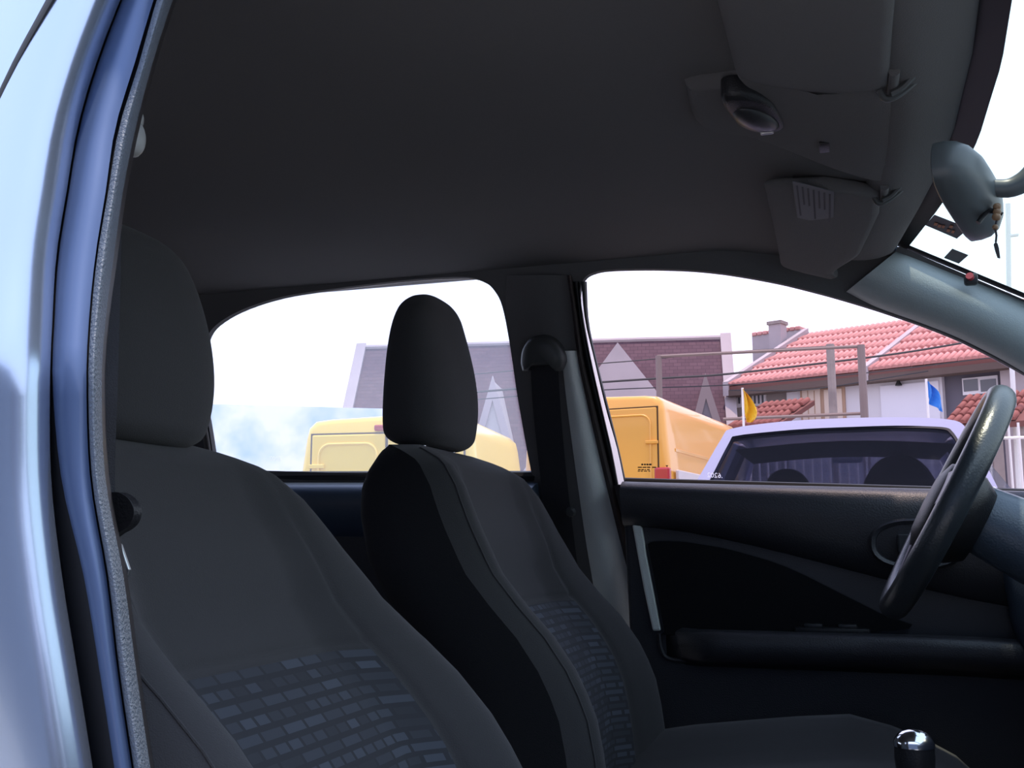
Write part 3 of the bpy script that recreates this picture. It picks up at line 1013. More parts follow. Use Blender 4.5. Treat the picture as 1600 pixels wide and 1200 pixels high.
# ================================================================== MIRROR, ROSARY, STICKERS
ma, mb = PY(1474, 236, -.088), PY(1546, 356, .085)
mc = (ma + mb) / 2
mx_ = (mb - ma).normalized()
mup = (Vector((0, 0, 1)) - mx_ * mx_.z).normalized()
mn = mx_.cross(mup).normalized()
if mn.x < 0: mn = -mn                      # mn points forward, to the windscreen
mir = empty('rear_view_mirror', mc)
tag(mir, 'grey rear view mirror turned to the driver, on a curved arm', 'mirror')
secs = []
for d, s in ((-.016, .94), (-.014, 1), (-.004, 1), (.006, .96), (.016, .84), (.024, .62), (.028, .35), (.029, .05)):
    secs.append([mc + mx_ * (.086 * s * math.copysign(abs(math.cos(a)) ** .55, math.cos(a)) * (1 if s > .5 else 1)) + mup * (.031 * s * math.copysign(abs(math.sin(a)) ** .65, math.sin(a))) + mn * d for a in [2 * math.pi * k / 40 for k in range(40)]])
loft('housing', secs, M['mirror_shell'], mir, angle=60)
secs = []
for d, s in ((-.0165, .90), (-.0165, .02)):
    secs.append([mc + mx_ * (.086 * s * math.copysign(abs(math.cos(a)) ** .55, math.cos(a))) + mup * (.031 * s * math.copysign(abs(math.sin(a)) ** .65, math.sin(a))) + mn * d for a in [2 * math.pi * k / 40 for k in range(40)]])
loft('glass', secs, M['mirror_glass'], mir, angle=60, caps=False)
A0 = mc + mn * .022
A3 = Vector((A0.x + .085, A0.y - .004, 0))
A3.z = WSZ + WSK * (A3.x - WS0) + .022
arm_path = cr([A0, A0 + Vector((.022, 0, -.002)), A0 + Vector((.045, -.002, .012)), A0.lerp(A3, .82) + Vector((0, 0, .008)), A3], 5)
tube('arm', arm_path, [lerp(.009, .017, (k / (len(arm_path) - 1)) ** 1.2) for k in range(len(arm_path))], M['mirror_shell'], mir, n=16)
bevel_box('foot', A3, (.05, .035, .012), M['plastic'], mir, bev=.005, rot=Matrix.Rotation(math.atan(-WSK), 3, 'Y'))
HK = [PY(a, b, -.005) for a, b in ((1528, 348), (1536, 338), (1545, 330), (1556, 331), (1566, 336))]
tube('hook', cr(HK, 4), .0045, M['plastic'], mir, n=10, flat=.6)
ros = empty('rosary', PY(1558, 322, -.012))
tag(ros, 'wooden bead rosary hanging from the mirror hook', 'rosary')


def ball(name, c, r, m, parent, n=10):
    secs = []
    for t in frange(-1, 1, n):
        q = math.sqrt(max(0, 1 - t * t)) + .01
        secs.append([Vector(c) + Vector((r * q * math.cos(2 * math.pi * k / 12), r * q * math.sin(2 * math.pi * k / 12), r * t)) for k in range(12)])
    return loft(name, secs, m, parent, angle=180)


for a, b, r in ((1558, 323, .0042), (1558, 331, .0042), (1557, 339, .0046), (1555, 355, .0032)):
    ball('bead', PY(a, b, -.012), r, M['bead'], ros)
tube('cord', [PY(a, b, -.012) for a, b in ((1558, 322), (1557, 345), (1555, 356), (1557, 368), (1556, 378))], .0012, M['cord'], ros, n=6)
slab('cross', [[PY(a, b, -.012) for a, b in ((1553, 381), (1556, 377), (1559, 381), (1561, 388), (1563, 403), (1559, 402), (1555, 390))]], (0, .003, 0), M['cord'], ros)
stk = slab('inspection_sticker', [[PW(a, b, .006) for a, b in ((1446, 352), (1460, 336), (1514, 357), (1495, 373))]], (0, 0, .0006), M['sticker'])
tag(stk, 'long dark sticker with orange print on the windscreen', 'sticker')
for k, (x, y, w) in enumerate(((1463, 350, 5), (1469, 353, 5), (1475, 354, 4), (1487, 354, 5), (1483, 360, 5), (1490, 362, 4))):
    slab('print_mark', [[PW(x - w * .5, y - 2, .0075), PW(x + w * .5, y - 1, .0075), PW(x + w * .5 - 2, y + 3, .0075), PW(x - w * .5 - 2, y + 2, .0075)]], (0, 0, .0004), M['sticker_ink'], stk)
stk2 = slab('tax_sticker', [[PW(a, b, .006) for a, b in ((1475, 403), (1488, 389), (1513, 399), (1498, 412))]], (0, 0, .0006), M['sticker'])
tag(stk2, 'small plain dark sticker low on the windscreen', 'sticker')

# ================================================================== STEERING WHEEL, DASH, GEAR LEVER
wc = Vector((.622, .36, .956))
tilt = math.radians(28.3)
wu = Vector((math.sin(tilt), 0, math.cos(tilt)))            # up along the wheel plane
wy = Vector((0, 1, 0))
wnrm = Vector((-math.cos(tilt), 0, math.sin(tilt)))         # to the driver
sw_ = empty('steering_wheel', wc)
tag(sw_, 'black leather steering wheel seen edge on', 'steering wheel')
RW = .160
tube('rim', [wc + wu * (RW * math.sin(a)) + wy * (RW * math.cos(a)) for a in [2 * math.pi * k / 64 for k in range(64)]], .0168, M['leather'], sw_, n=16, closed=True, flat=1.1)
secs = []
for d, s in ((-.05, .75), (-.03, .95), (.0, 1), (.016, .92), (.024, .6), (.026, .1)):
    secs.append([wc + wu * (.068 * s * math.sin(a) - .012) + wy * (.085 * s * math.copysign(abs(math.cos(a)) ** .7, math.cos(a))) + wnrm * d for a in [2 * math.pi * k / 32 for k in range(32)]])
loft('hub', secs, M['plastic'], sw_, angle=60)
for ang in (8, 172, 270):
    a = math.radians(ang)
    d = wu * math.sin(a) + wy * math.cos(a)
    p = wnrm.cross(d)
    secs = []
    for t in frange(0, 1, 6):
        c = wc + d * lerp(.06, RW - .006, t) + wnrm * lerp(.006, .0, t)
        w = lerp(.032, .020, t)
        secs.append([c + p * w + wnrm * .0, c + p * (w * .8) + wnrm * .011, c - p * (w * .8) + wnrm * .011, c - p * w, c - p * (w * .8) - wnrm * .010, c + p * (w * .8) - wnrm * .010])
    loft('spoke', secs, M['spoke'], sw_, angle=50)
tube('column', [wc - wnrm * .04, wc - wnrm * .12, wc - wnrm * .32], [.046, .054, .06], M['dash'], sw_, n=16)

dash = empty('dashboard', (1.0, 0, .6))
tag(dash, 'dark dashboard under the windscreen with blue lit top', 'dashboard')
DP = [(.90, .36), (.80, .52), (.76, .66), (.755, .78), (.765, .88), (.80, .945), (.86, .968), (.95, .975), (1.34, 1.0), (1.34, .36)]


def dsec(y):
    e = smooth(.52, .66, abs(y))
    return [Vector((x - .050 * e * smooth(.6, .95, z) * (1 if x < 1 else 0), y, z + (.012 * e if x < 1 and z > .9 else 0))) for x, z in DP]


loft('body', [dsec(y) for y in frange(-.675, .66, 40)], M['dash'], dash, angle=50)
secs = []
for y in frange(.16, .56, 16):
    h = .055 * math.sin(math.pi * (y - .16) / .40) ** .5 if .16 < y < .56 else 0
    secs.append([Vector((.80, y, .93)), Vector((.775, y, .93 + h * .9)), Vector((.785, y, .945 + h)), Vector((.86, y, .96 + h)), Vector((1.0, y, .965 + h * .4)), Vector((1.02, y, .93))])
loft('cluster_hood', secs, M['dash'], dash, angle=60)
vc = PY(1553, 772, .60)
tube('vent_ring', [Vector((vc.x - .004 + .004 * math.sin(a), vc.y + .035 * math.cos(a), vc.z - .022 + .03 * math.sin(a))) for a in [2 * math.pi * k / 28 for k in range(28)]], .004, M['chrome'], dash, n=8, closed=True)

con = empty('centre_console', (.6, 0, .30))
tag(con, 'dark centre console between the front seats', 'console')
secs = []
for x, z, w in ((-.10, .50, .07), (.15, .50, .075), (.30, .49, .08), (.45, .50, .085), (.60, .53, .092), (.72, .58, .092), (.78, .62, .092)):
    secs.append([Vector((x, -w, .30)), Vector((x, -w, z - .02)), Vector((x, -w + .02, z)), Vector((x, w - .02, z)), Vector((x, w, z - .02)), Vector((x, w, .30))])
loft('body', secs, M['plastic'], con, angle=50)
gl_ = empty('gear_lever', (.56, 0, .52))
tag(gl_, 'gear lever with black knob and chrome cap', 'gear lever')
kb = PY(1428, 1160, 0)
KT = [(-.075, .011), (-.06, .013), (-.045, .016), (-.03, .0185), (-.015, .0198), (-.004, .0196)]
loft('knob', [[Vector((kb.x + r * math.cos(2 * math.pi * k / 28), r * math.sin(2 * math.pi * k / 28), kb.z + h)) for k in range(28)] for h, r in KT], M['plastic'], gl_, angle=60)
KC = [(-.004, .0202), (.000, .0202), (.004, .0185), (.008, .0155), (.011, .0115), (.0128, .006), (.0132, .0005)]
loft('chrome_cap', [[Vector((kb.x + r * math.cos(2 * math.pi * k / 28), r * math.sin(2 * math.pi * k / 28), kb.z + h)) for k in range(28)] for h, r in KC], M['chrome'], gl_, angle=60)
tube('shaft', [Vector((kb.x, 0, kb.z - .07)), Vector((kb.x + .02, 0, .54))], .008, M['plastic'], gl_, n=10)
loft('boot', [[Vector((kb.x + .02 + r * math.cos(2 * math.pi * k / 20), r * 1.0 * math.sin(2 * math.pi * k / 20), z)) for k in range(20)] for z, r in ((.50, .065), (.53, .06), (.545, .048), (.57, .034), (.60, .022), (.625, .016))], M['leather'], gl_, angle=60)

# ================================================================== OUTSIDE
M['yellow'] = mat('yellow van paint', (.72, .36, .055), .3, coat=.5)
M['yellow_pale'] = mat('yellow van door paint', (.70, .36, .06), .35, coat=.3)
M['lemon'] = mat('lemon yellow van paint', (.86, .60, .09), .3, coat=.5)
M['dark_gap'] = mat('dark door gap', (.06, .03, .01), .8)
M['red_lens'] = mat('red lamp lens', (.38, .02, .03), .25, coat=.5)
M['grey_strip'] = mat('pale grey bumper strip', (.55, .52, .52), .4)
M['tyre'] = mat('tyre rubber', (.02, .02, .02), .8)
M['silver'] = mat('pale lilac silver paint', (.33, .33, .44), .35, metal=.35, coat=.4)
M['tint'] = glass_mat('dark tinted car glass', (.36, .36, .44), .02)
M['clear'] = glass_mat('car glass', (.85, .88, .9), .02)
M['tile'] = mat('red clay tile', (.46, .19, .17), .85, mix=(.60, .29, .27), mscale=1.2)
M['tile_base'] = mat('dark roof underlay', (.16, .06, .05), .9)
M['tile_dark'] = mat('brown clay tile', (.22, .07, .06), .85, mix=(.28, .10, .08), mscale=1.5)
M['shingle'] = brick_mat('purple brown roof shingles', (.085, .044, .058), (.108, .058, .073), (.062, .033, .046), .22, .11, (0, 2), ms=.008, rough=.9)
M['render_white'] = mat('white rendered wall', (.60, .57, .60), .9)
M['render_beige'] = mat('grey beige rendered wall', (.30, .26, .25), .9)
M['render_grey'] = mat('dark grey rendered wall', (.13, .12, .15), .9)
M['gable'] = mat('grey plaster gable', (.36, .31, .32), .9, mix=(.42, .36, .37), mscale=.8)
M['fascia'] = mat('dark brown eave board', (.10, .065, .055), .8)
M['shutter'] = mat('beige shutter', (.62, .50, .42), .7)
M['frame_brown'] = mat('brown window frame', (.40, .26, .18), .7)
M['frame_white'] = mat('white window frame', (.75, .72, .75), .6)
M['pane'] = mat('dark window pane', (.10, .10, .12), .1)
M['concrete'] = mat('weathered concrete', (.22, .18, .17), .9, mix=(.30, .25, .23), mscale=4)
M['steel_old'] = mat('rusty grey steel', (.20, .15, .14), .7)
M['bar'] = mat('white painted fence bar', (.82, .78, .76), .5)
M['wire'] = mat('black cable', (.03, .03, .035), .7)
M['flag_y'] = mat('yellow flag cloth', (.85, .50, .02), .7)
M['flag_b'] = mat('blue flag cloth', (.04, .25, .75), .7)
M['blue_wall'] = mat('pale blue weathered wall', (.45, .62, .88), .9, mix=(.92, .92, .90), mscale=2.2)
M['interior'] = mat('dark car upholstery', (.02, .02, .025), .9)

# added unseen wall on the open door side, darkens reflections and the cabin
yw = slab('wall_shade', [[Vector((-60, -6.5, 0)), Vector((40, -6.5, 0)), Vector((40, -6.5, 4.2)), Vector((-60, -6.5, 4.2))]], (0, -.3, 0), mat('blue grey added shade wall', (.10, .13, .19), .9))
tag(yw, 'blue grey added shade wall opposite the open car door', 'wall', kind='structure')


class Fr:
    """local frame: o origin, ux right, uy away, z up"""
    def __init__(s, o, ux, uy): s.o, s.ux, s.uy = Vector(o), Vector(ux).normalized(), Vector(uy).normalized()
    def __call__(s, x, y, z): return s.o + s.ux * x + s.uy * y + Vector((0, 0, z))


def lbox(name, fr, a, b, m, parent, bev=.0):
    V = [fr(x, y, z) for z in (a[2], b[2]) for x, y in ((a[0], a[1]), (b[0], a[1]), (b[0], b[1]), (a[0], b[1]))]
    o = mesh(name, V, [(0, 1, 2, 3), (4, 5, 6, 7), (0, 1, 5, 4), (1, 2, 6, 5), (2, 3, 7, 6), (3, 0, 4, 7)], m, parent, smooth_=False)
    if bev:
        md = o.modifiers.new('edge', 'BEVEL')
        md.width = bev
        md.segments = 2
    return o


def rrect(x0, x1, z0, z1, r, n=5):
    out = []
    for cx, cz, a0 in ((x1 - r, z1 - r, 0), (x0 + r, z1 - r, 90), (x0 + r, z0 + r, 180), (x1 - r, z0 + r, 270)):
        for k in range(n + 1):
            a = math.radians(a0 + 90 * k / n)
            out.append((cx + r * math.cos(a), cz + r * math.sin(a)))
    return out


def van(rt_top, head, w, h, L, label, door_split, cargo, py='yellow', pd='yellow_pale'):
    """rt_top: rear right top corner (world). Origin: rear face, middle, on the ground"""
    hd = math.radians(head)
    uy, ux = Vector((math.sin(hd), math.cos(hd), 0)), Vector((math.cos(hd), -math.sin(hd), 0))
    o = Vector((rt_top.x, rt_top.y, 0)) - ux * (w / 2)
    fr = Fr(o, ux, uy)
    root = empty('delivery_van', o)
    tag(root, label, 'van', 'yellow vans parked outside')

    def sec(y, top, inset=0):
        # body cross-section: widest at the waist, leaning in towards the roof
        wb, wt = w / 2 + .10 - inset, w / 2 - inset
        zt = top - inset
        P = [(wb - .03, .30), (wb, .5), (wb + .01, .95), (lerp(wb, wt, .5), lerp(.95, zt, .55)), (wt + .012, zt - .16), (wt - .01, zt - .07), (wt - .07, zt - .015), (wt - .2, zt), (0, zt + .02)]
        P = P + [(-x, z) for x, z in P[-2::-1]]
        return [fr(x, y, z) for x, z in cr(P, 3)] if False else [fr(x, y, z) for x, z in P]
    S_ = [sec(.0, h, .05), sec(.012, h, .02), sec(.04, h, .004), sec(.10, h)] + [sec(y, h) for y in frange(.4, cargo, 6)]
    S_ += [sec(cargo + .35, h - .10, .05), sec(cargo + .75, lerp(h, 1.1, .55), .08), sec(cargo + 1.0, 1.12, .1), sec(L - .15, .98, .12), sec(L, .8, .2)]
    loft('body', S_, M[py], root, angle=50)
    # rear doors: proud panels with a pressed rounded frame, gaps between
    zt = h - .14
    for s in (-1, 1):
        xa, xb = (.012, w / 2 - .06) if s > 0 else (-w / 2 + .06, -.012)
        dr = lbox('rear_door', fr, (xa, -.02, .55), (xb, .05, zt), M[pd], root, bev=.012)
        rr = rrect(xa + .07, xb - .07, .75, zt - .08, .10)
        tube('pressed_frame', [fr(x, -.022, z) for x, z in rr], .012, M[pd], dr, n=6, closed=True)
        for zz in (h * .80, h * .42):
            lbox('hinge', fr, (s * (w / 2 - .115) - .07, -.045, zz - .035), (s * (w / 2 - .115) + .07, -.015, zz), M[py], dr, bev=.006)
    lbox('door_gap', fr, (-w / 2 + .045, -.006, .53), (w / 2 - .045, .02, zt + .014), M['dark_gap'], root)
    for s in (-1, 1):
        tl = lbox('tail_lamp', fr, (s * (w / 2 - .01) - .085, -.035, .46 * h), (s * (w / 2 - .01) + .085, .05, .684 * h), M['red_lens'], root, bev=.02)
        lbox('reverse_lamp', fr, (s * (w / 2 - .01) - .07, -.042, .48 * h), (s * (w / 2 - .01) + .07, -.03, .54 * h), M['frame_white'], tl, bev=.004)
        lbox('side_strip', fr, (s * (w / 2 + .105) - .02, .15, .632 * h), (s * (w / 2 + .105) + .02, cargo, .676 * h), M['grey_strip'], root, bev=.01)
        lbox('side_rib', fr, (s * (w / 2 + .035) - .015, .3, h * .76), (s * (w / 2 + .035) + .015, cargo - .2, h * .775), M[py], root, bev=.004)
        for yy in (.8, L - .8):
            ring = lambda r, dx: [fr(s * (w / 2 + .02) + dx, yy + r * math.cos(2 * math.pi * k / 24), .32 + r * math.sin(2 * math.pi * k / 24)) for k in range(24)]
            loft('wheel', [ring(.2, .10 * s), ring(.3, .10 * s), ring(.32, .06 * s), ring(.32, -.1 * s), ring(.2, -.1 * s)], M['tyre'], root, angle=40)
    lbox('brake_lamp', fr, (-.11, -.03, h - .115), (.11, .03, h - .065), M['red_lens'], root, bev=.012)
    lbox('rear_bumper', fr, (-w / 2 - .1, -.10, .34), (w / 2 + .1, .05, .54), M['grey_strip'], root, bev=.03)
    tube('door_handle', [fr(.06, -.05, 1.0), fr(.06, -.06, 1.1)], .012, M['plastic'], root)
    ws_ = [fr(-w / 2 + .14, cargo + .37, h - .16), fr(w / 2 - .14, cargo + .37, h - .16), fr(w / 2 - .06, cargo + 1.0, 1.16), fr(-w / 2 + .06, cargo + 1.0, 1.16)]
    slab('windscreen', [ws_], uy * .03 + Vector((0, 0, .03)), M['pane'], root)
    return root


van(AT(1034, 615, 11.1), 7.7, 1.58, 2.49, 4.5, 'tall yellow van with red tail lamp behind the far middle pillar', True, 3.3)
van(AT(736, 653, 8.6), -5.7, 1.46, 1.96, 3.0, 'lower yellow van seen through the hazy rear side window', True, 1.8, 'lemon', 'lemon')

# ---- parked silver car, rear towards us
pk = empty('parked_car', (.49, 3.0, 0))
tag(pk, 'lilac silver parked car with dark tinted rear window', 'car')


def PR(px, py, off=0.0): return hit(px, py, (0, 1, -.5), 3.6 - .71 - off)


fo = cr([(1058, 800), (1094, 742), (1128, 684), (1142, 670), (1200, 661), (1260, 656), (1330, 653), (1400, 652), (1450, 653), (1492, 657), (1508, 667), (1522, 690), (1548, 740), (1578, 800)], 3)
gi = cr([(1082, 800), (1110, 748), (1140, 690), (1150, 681), (1200, 675), (1260, 670), (1330, 667), (1400, 665), (1450, 666), (1478, 668), (1488, 674), (1500, 692), (1524, 740), (1552, 800)], 3)
slab('rear_frame', [[PR(a, b) for a, b in fo], [PR(a, b) for a, b in gi]], (0, .05, -.02), M['silver'], pk, bev=.006)
slab('rear_glass', [[PR(a, b) for a, b in gi]], (0, .004, 0), M['tint'], pk)
gs = cr([(1086, 800), (1114, 749), (1144, 691), (1153, 684), (1200, 678), (1260, 673), (1330, 670), (1400, 668), (1450, 669), (1475, 671), (1484, 676), (1496, 693), (1520, 740), (1548, 800)], 3)
slab('rear_glass_seal', [[PR(a, b, .004) for a, b in gi], [PR(a, b, .004) for a, b in gs]], (0, .008, 0), M['rubber'], pk)
top = [PR(a, b) for a, b in cr([(1134, 676), (1142, 669), (1200, 660.5), (1260, 655.5), (1330, 652.5), (1400, 651.5), (1450, 652.5), (1492, 656.5), (1506, 664)], 4)]
xm = sum(p.x for p in top) / len(top)
nT0 = len(top) // 2
secs = []
for t in frange(0, 1, 9):
    secs.append([Vector((xm + (p.x - xm) * (1 - .04 * t), p.y + .02 + 1.02 * t, p.z - .004 + .05 * math.sin(math.pi * t * .8) * (1 - .3 * abs(p.x - xm)))) for p in top] + [Vector((xm + (p.x - xm) * (1 - .04 * t), p.y + .02 + 1.02 * t, p.z - .045 + .05 * math.sin(math.pi * t * .8))) for p in reversed(top)])
loft('roof', secs, M['silver'], pk, angle=50)
rf = secs[-1]
grid('roof_lining', lambda t, u: Vector((lerp(top[0].x, top[-1].x, u) * 1.0, top[nT0].y + .06 + .92 * t, top[0].z - .075 + .03 * math.sin(math.pi * u))), frange(0, 1, 6), frange(.03, .97, 9), M['interior'], pk)
nT = len(top)
fl_, frt = rf[0], rf[nT - 1]
for s, c, rear in ((-1, fl_, top[0]), (1, frt, top[-1])):
    base = Vector((xm + s * .74, 5.75, .97))
    tube('front_pillar', [c + Vector((0, 0, -.02)), c.lerp(base, .5) + Vector((0, 0, .03)), base], .035, M['silver'], pk, n=8)
    m_ = Vector((lerp(rear.x, c.x, .55), lerp(rear.y, c.y, .55), rear.z - .01))
    tube('middle_pillar', [m_, Vector((xm + s * .72, m_.y + .05, .95))], .04, M['silver'], pk, n=8)
    slab('side_glass', [[rear + Vector((s * .0, .05, -.03)), c + Vector((0, 0, -.03)), base, Vector((xm + s * .72, 3.35, .96))]], (s * .004, 0, 0), M['clear'], pk)
slab('windscreen', [[fl_ + Vector((.03, .0, -.03)), frt + Vector((-.03, 0, -.03)), Vector((xm + .70, 5.75, .97)), Vector((xm - .70, 5.75, .97))]], (0, .004, 0), M['clear'], pk)
BS = [(2.45, .62, .36, .80), (2.5, .74, .28, .90), (2.7, .78, .24, .955), (3.2, .80, .22, .97), (5.6, .80, .22, .98), (6.3, .77, .24, .90), (6.6, .72, .28, .80), (6.68, .6, .36, .68)]
secs = []
for y, w, z0, z1 in BS:
    P = [(-w, z0), (w, z0), (w + .02, lerp(z0, z1, .5)), (w - .01, z1 - .08), (w - .06, z1 - .01), (0, z1 + .012), (-w + .06, z1 - .01), (-w + .01, z1 - .08), (-w - .02, lerp(z0, z1, .5))]
    secs.append([Vector((xm + x, y, z)) for x, z in P])
loft('body', secs, M['silver'], pk, angle=50)
for s in (-1, 1):
    lbox('tail_lamp', Fr((xm, 2.44, 0), (1, 0, 0), (0, 1, 0)), (s * .62 - .12, -.02, .62), (s * .62 + .12, .05, .80), M['red_lens'], pk, bev=.015)
    for yy in (3.15, 5.75):
        ring = lambda r, dx: [Vector((xm + s * .72 + dx, yy + r * math.cos(2 * math.pi * k / 24), .29 + r * math.sin(2 * math.pi * k / 24))) for k in range(24)]
        loft('wheel', [ring(.18, .10 * s), ring(.27, .10 * s), ring(.29, .06 * s), ring(.29, -.1 * s), ring(.18, -.1 * s)], M['tyre'], pk, angle=40)


def car_seat_back(name, px0, px1, ptop, y):
    a, b = PY(px0, 760, y), PY(px1, 760, y)
    zt = PY((px0 + px1) / 2, ptop, y).z
    c, hw = (a + b) / 2, (b.x - a.x) / 2
    secs = []
    for yy, s in ((y - .06, .9), (y - .03, 1), (y + .05, 1), (y + .09, .85)):
        L = [Vector((c.x - hw * s, yy, .5))]
        for k in range(17):
            t = -1 + 2 * k / 16
            L.append(Vector((c.x + hw * s * t, yy, lerp(.98, zt, (1 - abs(t) ** 2.6) ** .6) * 1.0 - (1 - s) * .05)))
        L.append(Vector((c.x + hw * s, yy, .5)))
        secs.append(L)
    return loft(name, secs, M['interior'], pk, angle=60)


car_seat_back('seat_back', 1180, 1282, 733, 4.55)
car_seat_back('seat_back', 1335, 1478, 712, 4.45)
mmr = PY(1324, 716, 5.1)
bevel_box('inside_mirror', mmr, (.17, .04, .055), M['plastic'], pk, bev=.015)
tube('mirror_stem', [mmr, mmr + Vector((0, .06, .10))], .015, M['plastic'], pk)
bevel_box('parcel_shelf', (xm, 3.75, .985), (1.3, .75, .02), M['interior'], pk, bev=.004)

# ---- white bar fence on a low wall
fo_ = AT(1600, 660, 11.0)
fy = fo_.y
fz = fo_.z
fe = empty('bar_fence', (2.5, fy, 0))
tag(fe, 'white vertical bar fence behind the parked car', 'fence')
lbox('low_wall', Fr((0, fy, 0), (1, 0, 0), (0, 1, 0)), (-.72, -.08, 0), (6.5, .08, .75), M['render_white'], fe)
for zz in (.85, fz - .16):
    tube('rail', [Vector((-.7, fy, zz)), Vector((6.5, fy, zz))], .018, M['bar'], fe, n=6)
br = None
for k in range(74):
    x = -.68 + k * .0965
    if br is None:
        br = tube('bar', [Vector((0, fy, .72)), Vector((0, fy, fz))], .014, M['bar'], fe, n=6)
        bme = br.data
        br.location = (x, 0, 0)
        continue
    o = bpy.data.objects.new('bar', bme)
    COL.objects.link(o)
    o.parent = fe
    o.matrix_parent_inverse = pinv(fe)
    o.location = (x, 0, 0)
for x in (2.0, 4.6):
    lbox('post', Fr((x, fy, 0), (1, 0, 0), (0, 1, 0)), (-.05, -.05, 0), (.05, .05, fz + .03), M['concrete'], fe)

# ---- row of two houses with clay tile roofs
eA, eB = AT(1135, 605, 28), AT(1545, 560, 23.7)
hux = Vector((eB.x - eA.x, eB.y - eA.y, 0)).normalized()
huy = Vector((-hux.y, hux.x, 0))
ZE = (eA.z + eB.z) / 2
HF = Fr((eA.x, eA.y, 0), hux, huy)


def HP(px, py, back=0.0):
    """(s, z) on the vertical plane parallel to the facades, back metres behind the eave"""
    p = hit(px, py, huy, huy.dot(Vector((eA.x, eA.y, 0))) + back)
    return (p - Vector((eA.x, eA.y, 0))).dot(hux), p.z


RB = 4.2
zr = (HP(1200, 525, RB)[1] + HP(1440, 508, RB)[1]) / 2
tile_me = {}


def tile_roof(house, s0, s1, z0, z1, depth, b0, rows, pitch, m, name='roof', shift=0.0):
    """sloping roof from eave (b0, z0) back to (b0+depth, z1); the clay tiles are single pieces"""
    rf_ = slab(name, [[HF(s0, b0, z0), HF(s1, b0, z0), HF(s1 + shift, b0 + depth, z1), HF(s0 + shift, b0 + depth, z1)]], (0, 0, -.12), M['tile_base'], house)
    sl = (HF(0, b0 + depth, z1) - HF(0, b0, z0))
    n = hux.cross(sl.normalized())
    ln = sl.length / rows
    key = (round(ln, 2), pitch, m.name)
    if key not in tile_me:
        V, Fc = [], []
        K = 6
        for e, (yy, lift, rr) in enumerate(((0, .018, 1.0), (ln * 1.06, .0, .92))):
            for k in range(K + 1):
                a = math.pi * k / K
                V.append(hux * (pitch * .50 * rr * math.cos(a)) + sl.normalized() * yy + n * (pitch * .55 * rr * math.sin(a) + lift))
        for k in range(K):
            Fc.append((k, k + 1, K + 2 + k, K + 1 + k))
        Fc.append(tuple(range(K, -1, -1)))
        me = bpy.data.meshes.new('tile')
        me.from_pydata([tuple(v) for v in V], [], Fc)
        me.polygons.foreach_set('use_smooth', [True] * K + [False])
        me.materials.append(m)
        tile_me[key] = me
    me = tile_me[key]
    nc = int((s1 - s0) / pitch)
    pi = pinv(rf_)
    for i in range(nc):
        for j in range(rows):
            o = bpy.data.objects.new('tile', me)
            COL.objects.link(o)
            o.parent = rf_
            t = j / rows
            o.location = HF(s0 + (i + .5) * pitch + shift * t, b0, z0) + sl * t + n * .01 + hux * random.uniform(-.008, .008)
            o.matrix_parent_inverse = pi
    return rf_


def wallrect(name, px0, px1, ztop, zbot, back, m, parent, th=.25):
    s0, s1 = HP(px0, 620, back)[0], HP(px1, 620, back)[0]
    return lbox(name, HF, (s0, back, zbot), (s1, back + th, ztop), m, parent)


def facerect(name, px0, py0, px1, py1, back, m, parent, th=.06):
    a, b = HP(px0, py0, back), HP(px1, py1, back)
    return lbox(name, HF, (a[0], back - th, b[1]), (b[0], back, a[1]), m, parent)


sM = HP(1350, 577, 0)[0]
sR = HP(1660, 555, 0)[0]
hA = empty('tiled_house', HF(1.5, 2, 0))
tag(hA, 'house with red clay roof, chimney and beige shuttered window', 'house', 'row of houses with clay roofs')
sA0 = HP(1135, 605, 0)[0]
tile_roof(hA, sA0, sM, ZE, zr, RB, 0, 7, .155, M['tile'], shift=.45)
lbox('eave_board', HF, (sA0, -.04, ZE - .26), (sM, .35, ZE - .10), M['fascia'], hA)
wallrect('wall', 1141, 1229, ZE, 0, .55, M['render_beige'], hA)
wallrect('side_wall', 1229, 1352, ZE, 0, .35, M['render_white'], hA)
# verge wall on the left and parapet between the roofs
for s_, nm in ((sA0 - .08, 'verge'), (sM - .05, 'parapet')):
    slab(nm, [[HF(s_, -.05, ZE - .25), HF(s_, -.05, ZE + .14), HF(s_ + .45, RB, zr + .22), HF(s_ + .45, RB, zr - .3)]], hux * .16, M['gable'], hA)
ch = HP(1216, 540, 3.2)
lbox('chimney', HF, (ch[0] - .19, 3.0, ch[1] - .6), (ch[0] + .19, 3.4, HP(1216, 508, 3.2)[1]), M['gable'], hA)
lbox('chimney_cap', HF, (ch[0] - .23, 2.96, HP(1216, 508, 3.2)[1]), (ch[0] + .23, 3.44, HP(1216, 503, 3.2)[1]), M['concrete'], hA)
up = [HP(1182, 527, 4.6), HP(1258, 524, 4.6)]
lbox('rear_wing', HF, (up[0][0], 4.3, zr - .9), (up[1][0], 4.9, up[0][1]), M['gable'], hA)
for k in range(9):
    t0 = lerp(up[0][0], up[1][0], k / 9)
    lbox('ridge_tile', HF, (t0 + .01, 4.25, up[0][1] - .02), (t0 + (up[1][0] - up[0][0]) / 9 - .01, 4.9, up[0][1] + .10), M['tile'], hA, bev=.03)
wn1 = facerect('window', 1251, 606, 1323, 658, .35, M['frame_brown'], hA, .05)
for a, b in ((1255, 1285), (1289, 1319)):
    sh_ = facerect('shutter', a, 610, b, 658, .35, M['shutter'], wn1, .08)
    for q in range(1, 3):
        facerect('slat_line', a + q * 10 - .4, 611, a + q * 10 + .4, 657, .35, M['frame_brown'], wn1, .09)
wn2 = facerect('grille_window', 1146, 612, 1198, 633, .55, M['frame_white'], hA, .05)
for q in range(8):
    facerect('grille_gap', 1149 + q * 6.1, 614, 1152 + q * 6.1, 631, .55, M['pane'], wn2, .07)
lowA = empty('porch_roof', HF(.4, -2, 0))
